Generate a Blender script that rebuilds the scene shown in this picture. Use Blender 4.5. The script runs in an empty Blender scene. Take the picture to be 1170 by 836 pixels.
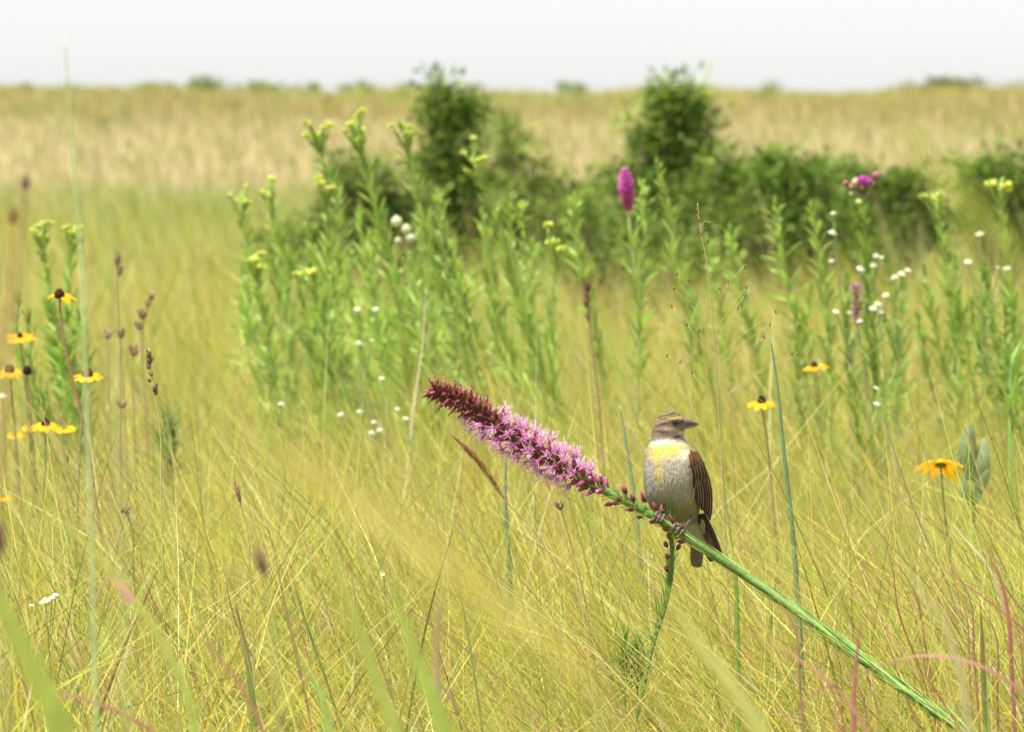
import bpy, math, random
import numpy as np
from mathutils import Vector

random.seed(7)
RNG = np.random.default_rng(11)

# ------------------------------------------------------------------ camera
HF = math.radians(6.0)
FPX = 585 / math.tan(HF)
PITCH = math.atan(238 / FPX)
CAM = Vector((0, 0, 1.05))
D = 5.0
scene = bpy.context.scene
cd = bpy.data.cameras.new("camera")
cam = bpy.data.objects.new("camera", cd)
scene.collection.objects.link(cam)
scene.camera = cam
cam.location = CAM
cam.rotation_euler = (math.pi / 2 - PITCH, 0, 0)
cd.sensor_width = 36
cd.lens = 18 / math.tan(HF)
cd.clip_start = 0.05
cd.clip_end = 6000
cd.dof.use_dof = True
cd.dof.focus_distance = D + 0.0
cd.dof.aperture_fstop = 15.5

# ------------------------------------------------------------------ sky and sun
SUN_V = Vector((-0.30, -0.22, 1.0)).normalized()
elev = math.asin(SUN_V.z)
rot = math.atan2(SUN_V.x, SUN_V.y)
world = bpy.data.worlds.new("World")
scene.world = world
world.use_nodes = True
nt = world.node_tree
nt.nodes.clear()
sky = nt.nodes.new("ShaderNodeTexSky")
sky.sky_type = 'NISHITA'
sky.sun_disc = False
sky.sun_elevation = elev
sky.sun_rotation = rot
sky.altitude = 400
sky.air_density = 1.0
sky.dust_density = 2.0
sky.ozone_density = 1.0
hs = nt.nodes.new("ShaderNodeHueSaturation")
hs.inputs["Saturation"].default_value = 0.2
bgn = nt.nodes.new("ShaderNodeBackground")
bgn.inputs[1].default_value = 0.13
wo = nt.nodes.new("ShaderNodeOutputWorld")
nt.links.new(sky.outputs[0], hs.inputs["Color"])
# a bright milky veil of thin cloud, strongest towards the horizon
tcw = nt.nodes.new("ShaderNodeTexCoord")
sep = nt.nodes.new("ShaderNodeSeparateXYZ")
mrw = nt.nodes.new("ShaderNodeMapRange")
mrw.inputs[1].default_value = 0.0; mrw.inputs[2].default_value = 0.05
mrw.inputs[3].default_value = 1.6; mrw.inputs[4].default_value = 0.0
vw = nt.nodes.new("ShaderNodeVectorMath"); vw.operation = 'SCALE'
vw.inputs[0].default_value = (0.985, 0.995, 1.0)
adw = nt.nodes.new("ShaderNodeVectorMath"); adw.operation = 'ADD'
nt.links.new(tcw.outputs["Generated"], sep.inputs[0])
nt.links.new(sep.outputs["Z"], mrw.inputs[0])
nt.links.new(mrw.outputs[0], vw.inputs["Scale"])
nt.links.new(hs.outputs[0], adw.inputs[0])
nt.links.new(vw.outputs[0], adw.inputs[1])
nt.links.new(adw.outputs[0], bgn.inputs[0])
nt.links.new(bgn.outputs[0], wo.inputs[0])
sl = bpy.data.lights.new("sun", 'SUN')
sl.energy = 5.0
sl.angle = math.radians(0.53)
sl.color = (1.0, 0.945, 0.84)
so = bpy.data.objects.new("sun", sl)
scene.collection.objects.link(so)
so.rotation_euler = (-SUN_V).to_track_quat('-Z', 'Y').to_euler()
so.location = (0, 0, 30)

scene.view_settings.view_transform = 'Standard'
scene.view_settings.look = 'None'
scene.view_settings.exposure = 0.78
scene.view_settings.gamma = 1
scene.view_settings.use_curve_mapping = False
scene.render.engine = 'CYCLES'
scene.cycles.max_bounces = 6
scene.cycles.diffuse_bounces = 4
scene.cycles.transmission_bounces = 4
scene.cycles.glossy_bounces = 2
scene.cycles.use_denoising = True
scene.cycles.sample_clamp_indirect = 6

# ------------------------------------------------------------------ helpers
def at(px, py, Y=D):
    """the world point at distance Y that the photograph shows at pixel px, py"""
    u = (px - 585) / FPX
    v = (418 - py) / FPX
    c, s = math.cos(PITCH), math.sin(PITCH)
    d = Vector((u, c + v * s, -s + v * c))
    return CAM + d * (Y / d.y)

def px_m(n, Y=D):
    return n * Y / FPX

def vary(c, a=0.12):
    k = 1 + random.uniform(-a, a)
    return tuple(max(0.0, x * k * (1 + random.uniform(-a * .35, a * .35))) for x in c[:3])

def mixc(a, b, t):
    return tuple(a[i] * (1 - t) + b[i] * t for i in range(3))

def spline(pts, n):
    """Catmull-Rom through pts, n samples"""
    P = [Vector(p) for p in pts]
    if len(P) == 2:
        return [P[0].lerp(P[1], i / (n - 1)) for i in range(n)]
    m = len(P) - 1
    h = [max(1e-7, (P[i + 1] - P[i]).length) for i in range(m)]
    sl_ = [(P[i + 1] - P[i]) / h[i] for i in range(m)]
    T = [sl_[0]] + [(sl_[i - 1] * h[i] + sl_[i] * h[i - 1]) / (h[i] + h[i - 1]) for i in range(1, m)] + [sl_[-1]]
    out = []
    for i in range(n):
        t = i / (n - 1) * m
        k = min(int(t), m - 1)
        t -= k
        t2, t3 = t * t, t * t * t
        out.append((2 * t3 - 3 * t2 + 1) * P[k] + (t3 - 2 * t2 + t) * h[k] * T[k] + (-2 * t3 + 3 * t2) * P[k + 1] + (t3 - t2) * h[k] * T[k + 1])
    return out

def gz(x, y):
    """height of the terrain"""
    def ss(a, b, v):
        t = min(1, max(0, (v - a) / (b - a)))
        return t * t * (3 - 2 * t)
    r = 2.62 + 0.10 * math.sin(x * 0.21 + 1.0) * math.sin(x * 0.083) + 0.17 * ss(8.5, 16, x) + 0.09 * math.exp(-((x + 9.2) / 2.6) ** 2)
    if y > 100:
        r += (0.07 * math.sin(x * 1.3 + 2) * math.sin(x * .37) + 0.05 * math.sin(x * 2.9 + y * .4) + 0.06 * math.sin(x * .71 + 4)) * ss(115, 150, y)
    z = r * (0.15 * ss(45, 75, y) + 0.85 * ss(58, 152, y))
    z += 0.03 * math.sin(x * .9 + y * .31) * ss(12, 30, y)
    if y > 152:
        z -= (r - 1.2) * ss(152, 320, y)
    return z

class MB:
    def __init__(self):
        self.v = []; self.f = []; self.c = []
    def add(self, vs, fs, cs):
        o = len(self.v)
        self.v += [tuple(v) for v in vs]
        self.f += [tuple(i + o for i in f) for f in fs]
        if isinstance(cs, tuple):
            cs = [cs] * len(vs)
        self.c += cs
    def tube(self, path, radii, col, sides=6, cap=True):
        n = len(path)
        path = [Vector(p) for p in path]
        if not hasattr(radii, '__len__'):
            radii = [radii] * n
        cols = col if isinstance(col, list) else [col] * n
        vs = []; cs = []; fs = []
        ref = None
        for i in range(n):
            t = (path[min(i + 1, n - 1)] - path[max(i - 1, 0)])
            t = t.normalized() if t.length > 1e-9 else Vector((0, 0, 1))
            if ref is None:
                ref = t.orthogonal().normalized()
            ref = (ref - t * ref.dot(t))
            ref = ref.normalized() if ref.length > 1e-6 else t.orthogonal().normalized()
            b = t.cross(ref)
            for k in range(sides):
                a = 2 * math.pi * k / sides
                vs.append(path[i] + (ref * math.cos(a) + b * math.sin(a)) * radii[i])
                cs.append(cols[i])
        for i in range(n - 1):
            for k in range(sides):
                k2 = (k + 1) % sides
                fs.append((i * sides + k, i * sides + k2, (i + 1) * sides + k2, (i + 1) * sides + k))
        if cap:
            fs.append(tuple(range(sides - 1, -1, -1)))
            fs.append(tuple((n - 1) * sides + k for k in range(sides)))
        self.add(vs, fs, cs)
    def blade(self, path, width, side, col, fold=0.25, tipw=0.04, prof=None, basew=0.7):
        """a leaf: folded ribbon along path; side = approximate width direction"""
        n = len(path)
        path = [Vector(p) for p in path]
        side = Vector(side)
        cols = col if isinstance(col, list) else [col] * n
        vs = []; cs = []; fs = []
        for i in range(n):
            t = (path[min(i + 1, n - 1)] - path[max(i - 1, 0)]).normalized()
            s = side - t * side.dot(t)
            s = s.normalized() if s.length > 1e-6 else t.orthogonal().normalized()
            nn = t.cross(s)
            u = i / (n - 1)
            if prof:
                w = width * prof(u)
            else:
                w = width * (basew + (1 - basew) * min(1, u * 3)) * max(tipw, (1 - u ** 2.2))
            vs += [path[i] - s * w / 2 + nn * w * fold * .5, path[i] - nn * w * fold * .2, path[i] + s * w / 2 + nn * w * fold * .5]
            cs += [cols[i]] * 3
        for i in range(n - 1):
            a = i * 3
            fs += [(a, a + 1, a + 4, a + 3), (a + 1, a + 2, a + 5, a + 4)]
        self.add(vs, fs, cs)
    def ovoid(self, c, axis, r, l, col, seg=7, rings=5, prof=None, tipcol=None):
        """c = base point, axis = direction, r radius, l length"""
        c = Vector(c); ax = Vector(axis).normalized()
        a = ax.orthogonal().normalized(); b = ax.cross(a)
        vs = []; cs = []; fs = []
        for i in range(rings + 1):
            u = i / rings
            rr = r * (prof(u) if prof else math.sin(math.pi * (0.04 + 0.92 * u)))
            for k in range(seg):
                t = 2 * math.pi * k / seg
                vs.append(c + ax * l * u + (a * math.cos(t) + b * math.sin(t)) * rr)
                cs.append(mixc(col, tipcol, u) if tipcol else col)
        for i in range(rings):
            for k in range(seg):
                k2 = (k + 1) % seg
                fs.append((i * seg + k, i * seg + k2, (i + 1) * seg + k2, (i + 1) * seg + k))
        fs.append(tuple(range(seg - 1, -1, -1)))
        fs.append(tuple(rings * seg + k for k in range(seg)))
        self.add(vs, fs, cs)
    def build(self, name, mat, parent=None, origin=None, smooth=True):
        V = np.array(self.v, dtype=np.float32)
        if origin is not None:
            V = V - np.array(origin, dtype=np.float32)
        me = bpy.data.meshes.new(name)
        me.from_pydata(V.tolist(), [], self.f)
        ca = me.color_attributes.new("Col", 'FLOAT_COLOR', 'POINT')
        C = np.ones((len(V), 4), dtype=np.float32)
        C[:, :3] = np.array(self.c, dtype=np.float32)
        ca.data.foreach_set("color", C.ravel())
        if smooth:
            me.polygons.foreach_set("use_smooth", [True] * len(me.polygons))
        me.materials.append(mat)
        me.update()
        o = bpy.data.objects.new(name, me)
        scene.collection.objects.link(o)
        if parent is not None:
            o.parent = parent
        return o

def np_mesh(name, V, Fq, C, mat, origin=(0, 0, 0), parent=None):
    V = V - np.array(origin)
    me = bpy.data.meshes.new(name)
    nv, nf, k = len(V), len(Fq), Fq.shape[1]
    me.vertices.add(nv)
    me.vertices.foreach_set("co", V.astype(np.float32).ravel())
    me.loops.add(nf * k)
    me.loops.foreach_set("vertex_index", Fq.astype(np.int32).ravel())
    me.polygons.add(nf)
    me.polygons.foreach_set("loop_start", np.arange(0, nf * k, k, dtype=np.int32))
    me.polygons.foreach_set("use_smooth", np.ones(nf, dtype=bool))
    ca = me.color_attributes.new("Col", 'FLOAT_COLOR', 'POINT')
    cc = np.ones((nv, 4), dtype=np.float32); cc[:, :3] = C
    ca.data.foreach_set("color", cc.ravel())
    me.materials.append(mat)
    me.update(calc_edges=True)
    o = bpy.data.objects.new(name, me)
    o.location = origin if parent is None else (0, 0, 0)
    scene.collection.objects.link(o)
    if parent is not None:
        o.parent = parent
    return o

def tag(o, label=None, cat=None, group=None, kind=None):
    if label: o["label"] = label
    if cat: o["category"] = cat
    if group: o["group"] = group
    if kind: o["kind"] = kind
    return o

def thing(name, loc, label, cat, group=None):
    o = bpy.data.objects.new(name, None)
    o.empty_display_size = 0.05
    o.location = loc
    scene.collection.objects.link(o)
    return tag(o, label, cat, group)

# ------------------------------------------------------------------ materials
def mat_attr(name, rough=0.55, spec=0.25, transl=0.3, noise=0.0, nscale=60.0, bump=0.0, bscale=300, tgain=1.25):
    m = bpy.data.materials.new(name)
    m.use_nodes = True
    t = m.node_tree; N = t.nodes; L = t.links
    N.clear()
    out = N.new("ShaderNodeOutputMaterial")
    a = N.new("ShaderNodeAttribute"); a.attribute_name = "Col"
    col = a.outputs["Color"]
    if noise > 0:
        tc = N.new("ShaderNodeTexCoord")
        nz = N.new("ShaderNodeTexNoise"); nz.inputs["Scale"].default_value = nscale; nz.inputs["Detail"].default_value = 3
        L.new(tc.outputs["Object"], nz.inputs["Vector"])
        mr = N.new("ShaderNodeMapRange")
        mr.inputs[1].default_value = 0.25; mr.inputs[2].default_value = 0.75
        mr.inputs[3].default_value = 1 - noise; mr.inputs[4].default_value = 1 + noise
        L.new(nz.outputs["Fac"], mr.inputs[0])
        vm = N.new("ShaderNodeVectorMath"); vm.operation = 'SCALE'
        L.new(col, vm.inputs[0]); L.new(mr.outputs[0], vm.inputs["Scale"])
        col = vm.outputs[0]
    p = N.new("ShaderNodeBsdfPrincipled")
    p.inputs["Roughness"].default_value = rough
    p.inputs["Specular IOR Level"].default_value = spec
    L.new(col, p.inputs["Base Color"])
    if bump > 0:
        tc2 = N.new("ShaderNodeTexCoord")
        n2 = N.new("ShaderNodeTexNoise"); n2.inputs["Scale"].default_value = bscale
        L.new(tc2.outputs["Object"], n2.inputs["Vector"])
        bp = N.new("ShaderNodeBump"); bp.inputs["Strength"].default_value = bump; bp.inputs["Distance"].default_value = 0.002
        L.new(n2.outputs["Fac"], bp.inputs["Height"]); L.new(bp.outputs[0], p.inputs["Normal"])
    if transl > 0:
        tr = N.new("ShaderNodeBsdfTranslucent")
        g = N.new("ShaderNodeVectorMath"); g.operation = 'MULTIPLY'
        g.inputs[1].default_value = (tgain, tgain * 1.05, tgain * 0.7)
        L.new(col, g.inputs[0]); L.new(g.outputs[0], tr.inputs["Color"])
        mx = N.new("ShaderNodeMixShader"); mx.inputs[0].default_value = transl
        L.new(p.outputs[0], mx.inputs[1]); L.new(tr.outputs[0], mx.inputs[2])
        L.new(mx.outputs[0], out.inputs[0])
    else:
        L.new(p.outputs[0], out.inputs[0])
    return m

M_GRASS = mat_attr("grass_blades", 0.5, 0.3, 0.42)
M_LEAF = mat_attr("green_leaf", 0.5, 0.3, 0.35, noise=0.15, nscale=90)
M_SHRUB = mat_attr("shrub_leaf", 0.5, 0.15, 0.38)
M_STEM = mat_attr("plant_stem", 0.55, 0.3, 0.0, noise=0.18, nscale=150, bump=0.4)
M_PETAL = mat_attr("petal", 0.6, 0.15, 0.35, noise=0.08, nscale=200)
M_SEED = mat_attr("dry_seed", 0.75, 0.1, 0.1, noise=0.3, nscale=300, bump=0.5)
M_BARK = mat_attr("bark", 0.85, 0.1, 0.0, noise=0.3, nscale=40, bump=0.6, bscale=80)
M_FEATHER = mat_attr("feathers", 0.8, 0.08, 0.05, noise=0.12, nscale=700)
M_HORN = mat_attr("horn", 0.38, 0.4, 0.0, noise=0.12, nscale=900)
M_EYE = mat_attr("eye_gloss", 0.08, 0.6, 0.0)

# ------------------------------------------------------------------ ground
def build_ground():
    ys = [-40, -15, -5, 0] + list(np.arange(2, 30, 2.0)) + list(np.arange(30, 180, 4.0)) + [190, 210, 240, 280, 330, 450, 700, 1200, 2500, 5000]
    xsu = [-1.0, -.6, -.35, -.2, -.12] + list(np.linspace(-.08, .08, 17)) + [.12, .2, .35, .6, 1.0]
    V = []; 
    for y in ys:
        for u in xsu:
            half = 60 + abs(y) * 2.2
            # the middle columns follow the view, the outer ones reach out wide
            x = u * half * (1 if abs(u) > .1 else 1)
            V.append((x, y, gz(x, y)))
    nx = len(xsu)
    Fq = []
    for j in range(len(ys) - 1):
        for i in range(nx - 1):
            Fq.append((j * nx + i, j * nx + i + 1, (j + 1) * nx + i + 1, (j + 1) * nx + i))
    me = bpy.data.meshes.new("ground")
    me.from_pydata(V, [], Fq)
    me.polygons.foreach_set("use_smooth", [True] * len(Fq))
    m = bpy.data.materials.new("prairie_soil")
    m.use_nodes = True
    t = m.node_tree; N = t.nodes; L = t.links
    p = N["Principled BSDF"]
    p.inputs["Roughness"].default_value = 0.95
    p.inputs["Specular IOR Level"].default_value = 0.05
    tc = N.new("ShaderNodeTexCoord")
    n1 = N.new("ShaderNodeTexNoise"); n1.inputs["Scale"].default_value = 0.6; n1.inputs["Detail"].default_value = 8
    n2 = N.new("ShaderNodeTexNoise"); n2.inputs["Scale"].default_value = 25; n2.inputs["Detail"].default_value = 6
    L.new(tc.outputs["Object"], n1.inputs["Vector"]); L.new(tc.outputs["Object"], n2.inputs["Vector"])
    ad = N.new("ShaderNodeMath"); ad.operation = 'ADD'
    mu = N.new("ShaderNodeMath"); mu.operation = 'MULTIPLY'; mu.inputs[1].default_value = 0.5
    L.new(n1.outputs["Fac"], ad.inputs[0]); L.new(n2.outputs["Fac"], ad.inputs[1])
    L.new(ad.outputs[0], mu.inputs[0])
    cr = N.new("ShaderNodeValToRGB")
    cr.color_ramp.elements[0].position = 0.35; cr.color_ramp.elements[0].color = (0.13, 0.12, 0.04, 1)
    cr.color_ramp.elements[1].position = 0.65; cr.color_ramp.elements[1].color = (0.30, 0.27, 0.09, 1)
    e = cr.color_ramp.elements.new(0.5); e.color = (0.20, 0.21, 0.06, 1)
    L.new(mu.outputs[0], cr.inputs[0]); L.new(cr.outputs[0], p.inputs["Base Color"])
    me.materials.append(m)
    o = bpy.data.objects.new("ground", me)
    scene.collection.objects.link(o)
    tag(o, "rolling prairie ground under the tall grass, rising to a low ridge", "ground", kind="structure")
build_ground()

# ------------------------------------------------------------------ grass
def vnoise(x, y, s, seed=0):
    """smooth value noise, vectorised, 0..1"""
    x = np.asarray(x) / s; y = np.asarray(y) / s
    xi = np.floor(x).astype(int); yi = np.floor(y).astype(int)
    fx = x - xi; fy = y - yi
    fx = fx * fx * (3 - 2 * fx); fy = fy * fy * (3 - 2 * fy)
    def h(a, b):
        k = np.sin(a * 127.1 + b * 311.7 + seed * 74.7) * 43758.5453
        return k - np.floor(k)
    return (h(xi, yi) * (1 - fx) + h(xi + 1, yi) * fx) * (1 - fy) + (h(xi, yi + 1) * (1 - fx) + h(xi + 1, yi + 1) * fx) * fy

def sstep(a, b, v):
    t = np.clip((v - a) / (b - a), 0, 1)
    return t * t * (3 - 2 * t)

PAL = {  # natural blade colours
    'yg': (0.51, 0.465, 0.08), 'green': (0.25, 0.37, 0.09), 'straw': (0.68, 0.57, 0.30),
    'red': (0.46, 0.25, 0.18), 'lime': (0.39, 0.46, 0.085), 'olive': (0.28, 0.30, 0.09), 'pink': (0.70, 0.56, 0.42),
    'tan': (0.44, 0.35, 0.17), 'gold': (0.68, 0.50, 0.12), 'dgreen': (0.14, 0.24, 0.07)}

def pick(n, weights):
    names = list(weights); w = np.array([weights[k] for k in names], float)
    if w.ndim == 1:
        w = np.repeat(w[:, None], n, 1)
    w = w / w.sum(0)
    cum = np.cumsum(w, 0)
    r = RNG.random(n)
    idx = (r[None, :] > cum).sum(0).clip(0, len(names) - 1)
    tab = np.array([PAL[k] for k in names])
    return tab[idx], idx

GZ = np.vectorize(gz)

def grass(name, n, y0, y1, segs, Lr, wr, label, wfun, lean=(0.25, 0.9), curl=1.0, bias=0.55, halfx=lambda y: 0.115 * y + 0.6, clump=0.25, colvar=0.26, ypow=1.0):
    # positions uniform in area between y0 and y1
    y = y0 + (y1 - y0) * RNG.random(n * 2)
    hx = halfx(y)
    keep = RNG.random(n * 2) < hx / hx.max()
    y = y[keep][:n]; n = len(y)
    x = (RNG.random(n) * 2 - 1) * halfx(y)
    # gather into tufts
    ca = RNG.random(n) * 6.283
    x = x + np.sin(x * 23 + y * 7) * clump * 0.12; y = y + np.sin(x * 17 - y * 19) * clump * 0.12
    z = GZ(x, y)
    patch = vnoise(x, y, 0.5 if y1 < 12 else (1.5 if y1 < 30 else 5), 3)
    L = (Lr[0] + (Lr[1] - Lr[0]) * RNG.random(n)) * (0.82 + 0.36 * patch)
    # a lean drawn around the wind direction (towards -x)
    az = np.where(RNG.random(n) < bias, math.pi + RNG.normal(0, 0.75, n), RNG.random(n) * 6.283)
    th0 = np.abs(RNG.normal(lean[0], 0.22, n))
    dth = RNG.normal(lean[1], 0.45, n) * curl
    w = wr[0] + (wr[1] - wr[0]) * RNG.random(n) ** 2
    k = segs + 1
    u = np.linspace(0, 1, k)
    th = th0[:, None] + dth[:, None] * u[None, :] ** 1.3
    azz = az[:, None] + (RNG.normal(0, 0.5, n) * curl)[:, None] * u[None, :]
    st = (L / segs)[:, None]
    dx = np.sin(th) * np.cos(azz) * st; dy = np.sin(th) * np.sin(azz) * st; dz = np.cos(th) * st
    px = x[:, None] + np.concatenate([np.zeros((n, 1)), np.cumsum(dx[:, :-1], 1)], 1)
    py = y[:, None] + np.concatenate([np.zeros((n, 1)), np.cumsum(dy[:, :-1], 1)], 1)
    pz = z[:, None] - 0.01 + np.concatenate([np.zeros((n, 1)), np.cumsum(dz[:, :-1], 1)], 1)
    P = np.stack([px, py, pz], -1)
    T = np.stack([dx, dy, dz], -1); T /= np.linalg.norm(T, axis=-1, keepdims=True)
    # nothing grows through or right in front of the perched bird and its flower
    hit = ((px > 0.118) & (px < 0.225) & (py < 5.1) & (pz > 0.655)).any(1) | ((px > -0.1) & (px < 0.15) & (np.abs(py - 5.0) < .09) & (pz > 0.72)).any(1)
    ok = ~hit
    if not ok.all():
        P = P[ok]; T = T[ok]; w = w[ok]; x = x[ok]; y = y[ok]; n = int(ok.sum())
    R = RNG.normal(0, 1, (n, 1, 3)); R /= np.linalg.norm(R, axis=-1, keepdims=True)
    S = np.cross(T, np.repeat(R, k, 1)); S /= np.linalg.norm(S, axis=-1, keepdims=True) + 1e-6
    prof = (0.75 + 0.25 * np.minimum(1, u * 4)) * np.maximum(0.08, 1 - u ** 2.5)
    W = w[:, None, None] * prof[None, :, None] * 0.5
    V = np.stack([P - S * W, P + S * W], 2).reshape(-1, 3)
    base = (np.arange(n) * k * 2)[:, None] + (np.arange(segs) * 2)[None, :]
    Fq = np.stack([base, base + 1, base + 3, base + 2], -1).reshape(-1, 4)
    c, idx = pick(n, wfun(x, y, n))
    c = c * (1 + RNG.normal(0, colvar, (n, 1))).clip(0.5, 1.6) * (1 + RNG.normal(0, 0.04, (n, 3)))
    tipc = np.array([0.52, 0.42, 0.18])
    C = c[:, None, :] * np.ones((1, k, 1))
    drytip = (RNG.random(n) < 0.35)[:, None, None] * (u ** 2)[None, :, None] * 0.6
    C = C * (1 - drytip) + tipc * drytip
    C = np.repeat(C, 2, 1).reshape(-1, 3).clip(0.01, 0.9)
    o = np_mesh(name, V, Fq, C, M_GRASS, origin=(0, (y0 + y1) / 2, 0))
    tag(o, label, "grass", kind="stuff")
    return o

def w_near(x, y, n):
    p = vnoise(x, y, 0.35, 1); q = vnoise(x, y, 0.9, 5)
    one = np.ones(n)
    return {'yg': 1.4 + p, 'lime': 1.1 + .8 * q, 'green': 0.6 + 0.5 * (1 - p), 'gold': .8 * q + .35, 'straw': 0.6 * one, 'pink': .15 * one, 'red': 0.24 + 0.25 * sstep(.55, .9, q)}
def w_mid(x, y, n):
    p = vnoise(x, y, 1.0, 1); q = vnoise(x, y, 2.5, 5)
    one = np.ones(n)
    return {'yg': 1.2 + p, 'lime': 1.1 + .8 * q, 'green': 0.55 + 0.5 * (1 - p), 'gold': 0.7 * q + .25, 'straw': 0.5 * one, 'pink': .2 * one, 'red': 0.16 + 0.15 * q}
def w_mid2(x, y, n):
    p = vnoise(x, y, 4.0, 1); q = vnoise(x, y, 7, 5)
    one = np.ones(n); f = sstep(45, 62, y)
    return {'yg': (1.2 + p) * (1 - .6 * f), 'lime': 0.5 * one, 'green': 0.6 + 0.8 * (1 - p) + 2.2 * sstep(38, 48, y) * (1 - sstep(56, 66, y + 8 * (p - .5))), 'olive': 0.6 + q, 'straw': 0.25 + .4 * q, 'pink': 0.1 + 1.6 * f, 'tan': 0.2 * one}
def w_far(x, y, n):
    p = vnoise(x, y, 9.0, 1); q = vnoise(x, y, 14, 5)
    foot = 1 - sstep(92, 112, y + 14 * (q - .5)); top = sstep(122, 146, y + 24 * (p - .5)); mid = (1 - foot - top * .9).clip(0, 1)
    lf = 1 - 0.35 * sstep(2, 12, x)
    return {'pink': foot * (1.6 + 1.6 * p) * lf + .2 + .3 * mid, 'straw': foot * .5 + .2, 'olive': .35 + .4 * q, 'tan': mid * 1.8 * lf + .25, 'red': 0.3 * mid * lf + .03,
            'yg': top * 1.1 + .1, 'green': 0.06 + .22 * (1 - p) + 1.2 * sstep(.62, .85, q), 'lime': 0.9 * top + 0.02}

grass("grass", 7000, 0.9, 3.6, 4, (0.25, 0.5), (0.002, 0.0035), "short sunlit prairie grass at the photographer's feet, below the perched bird", w_near)
grass("grass", 150000, 3.4, 9.0, 5, (0.34, 0.76), (0.0011, 0.0046), "tangled fine yellow-green grass around the purple flower spike and the bird", w_near, lean=(0.32, 0.9), bias=0.68, colvar=0.33)
grass("grass", 60000, 9.0, 20.0, 4, (0.36, 0.74), (0.003, 0.007), "softly blurred yellow-green grass between the leafy weed stems", w_mid, lean=(0.25, 0.75), bias=0.65)
grass("grass", 60000, 20.0, 62.0, 3, (0.35, 0.7), (0.008, 0.018), "olive green flat grassland around the feet of the dark shrubs", w_mid2, lean=(0.2, 0.6))
grass("grass", 80000, 60.0, 165.0, 2, (0.28, 0.6), (0.02, 0.045), "pale pinkish straw grass covering the far hillside up to the ridge", w_far, lean=(0.15, 0.4))

def tall_stalks():
    grass("grass", 3600, 4.7, 5.7, 7, (0.55, 0.86), (0.0012, 0.0032), "taller loose yellow-green grass standing around the base of the leaning flower stem", w_near, lean=(0.3, 0.9), bias=.7, colvar=.3)
    """thin taller culms with reddish or straw tone sticking out of the canopy"""
    grass("grass", 1500, 3.9, 8.5, 7, (0.65, 0.95), (0.0012, 0.0024), "thin reddish culms rising slightly above the yellow-green grass", lambda x, y, n: {'red': 1.0 * np.ones(n), 'straw': .45 * np.ones(n), 'green': .8 * np.ones(n)}, lean=(0.3, 0.75), curl=.9, bias=.75)
    grass("grass", 3500, 9.0, 30, 5, (0.7, 1.0), (0.003, 0.006), "thin pale culms standing above the blurred middle grass", lambda x, y, n: {'straw': .7 * np.ones(n), 'green': 1.0 * np.ones(n), 'red': .25 * np.ones(n)}, lean=(0.2, 0.5), curl=.7)
tall_stalks()

# ------------------------------------------------------------------ shrubs and bushes
def crown_mesh(name, blobs, nclump, per, leaf, cols, parent, base, spread=0.5, mat=None):
    nclump = int(nclump * .62)
    # uneven outline: every mass gets smaller satellite masses on its rim
    more = []
    for (bx, by, bz, ax, ay, az) in blobs:
        for _ in range(4):
            a = random.uniform(-.3, math.pi + .3); q = random.uniform(.75, 1.15)
            f = random.uniform(.22, .42)
            more.append((bx + math.cos(a) * ax * q, by + random.uniform(-.5, .5) * ay, max(.03, bz + math.sin(a) * az * q), ax * f, ay * f, az * f))
    blobs = [(b[0], b[1], b[2], b[3] * .86, b[4] * .86, b[5] * .86) for b in blobs] + more
    """blobs: (x, y, z, rx, ry, rz) in metres relative to base"""
    B = np.array(blobs, float)
    vol = B[:, 3] * B[:, 4] * B[:, 5]
    bi = RNG.choice(len(B), nclump, p=vol ** .75 / (vol ** .75).sum())
    d = RNG.normal(0, 1, (nclump, 3)); d /= np.linalg.norm(d, axis=1, keepdims=True)
    r = RNG.random(nclump) ** 0.5
    cc = B[bi, :3] + d * r[:, None] * B[bi, 3:] * RNG.uniform(.7, 1.12, (nclump, 1))
    rad = leaf * RNG.uniform(1.0, 2.5, nclump)
    ccol = np.array(cols)[RNG.integers(0, len(cols), nclump)] * RNG.uniform(.55, 1.6, (nclump, 1))
    n = nclump * per
    ci = np.repeat(np.arange(nclump), per)
    pos = cc[ci] + RNG.normal(0, 1, (n, 3)).clip(-1.5, 1.5) * rad[ci][:, None] * np.array([.6, .6, .5])
    pos[:, 2] = np.maximum(pos[:, 2], 0.02)
    out = pos - cc[ci]; out += RNG.normal(0, .6 * leaf, (n, 3)); out[:, 2] += leaf * .2
    t = out / (np.linalg.norm(out, axis=1, keepdims=True) + 1e-6)
    s = np.cross(t, RNG.normal(0, 1, (n, 3))); s /= np.linalg.norm(s, axis=1, keepdims=True) + 1e-6
    nn = np.cross(t, s)
    L = leaf * RNG.uniform(.7, 1.35, (n, 1)); Wd = L * RNG.uniform(.38, .55, (n, 1))
    V = np.stack([pos, pos + t * L * .5 - s * Wd * .5 + nn * L * .08, pos + t * L - nn * L * .1, pos + t * L * .5 + s * Wd * .5 + nn * L * .08], 1).reshape(-1, 3)
    Fq = np.arange(n * 4).reshape(-1, 4)
    C = (ccol[ci] * RNG.uniform(.75, 1.45, (n, 1)))
    C = np.repeat(C, 4, 0).clip(.01, .8)
    o = np_mesh(name, V, Fq, C, mat or M_SHRUB, parent=parent)
    return cc

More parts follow.
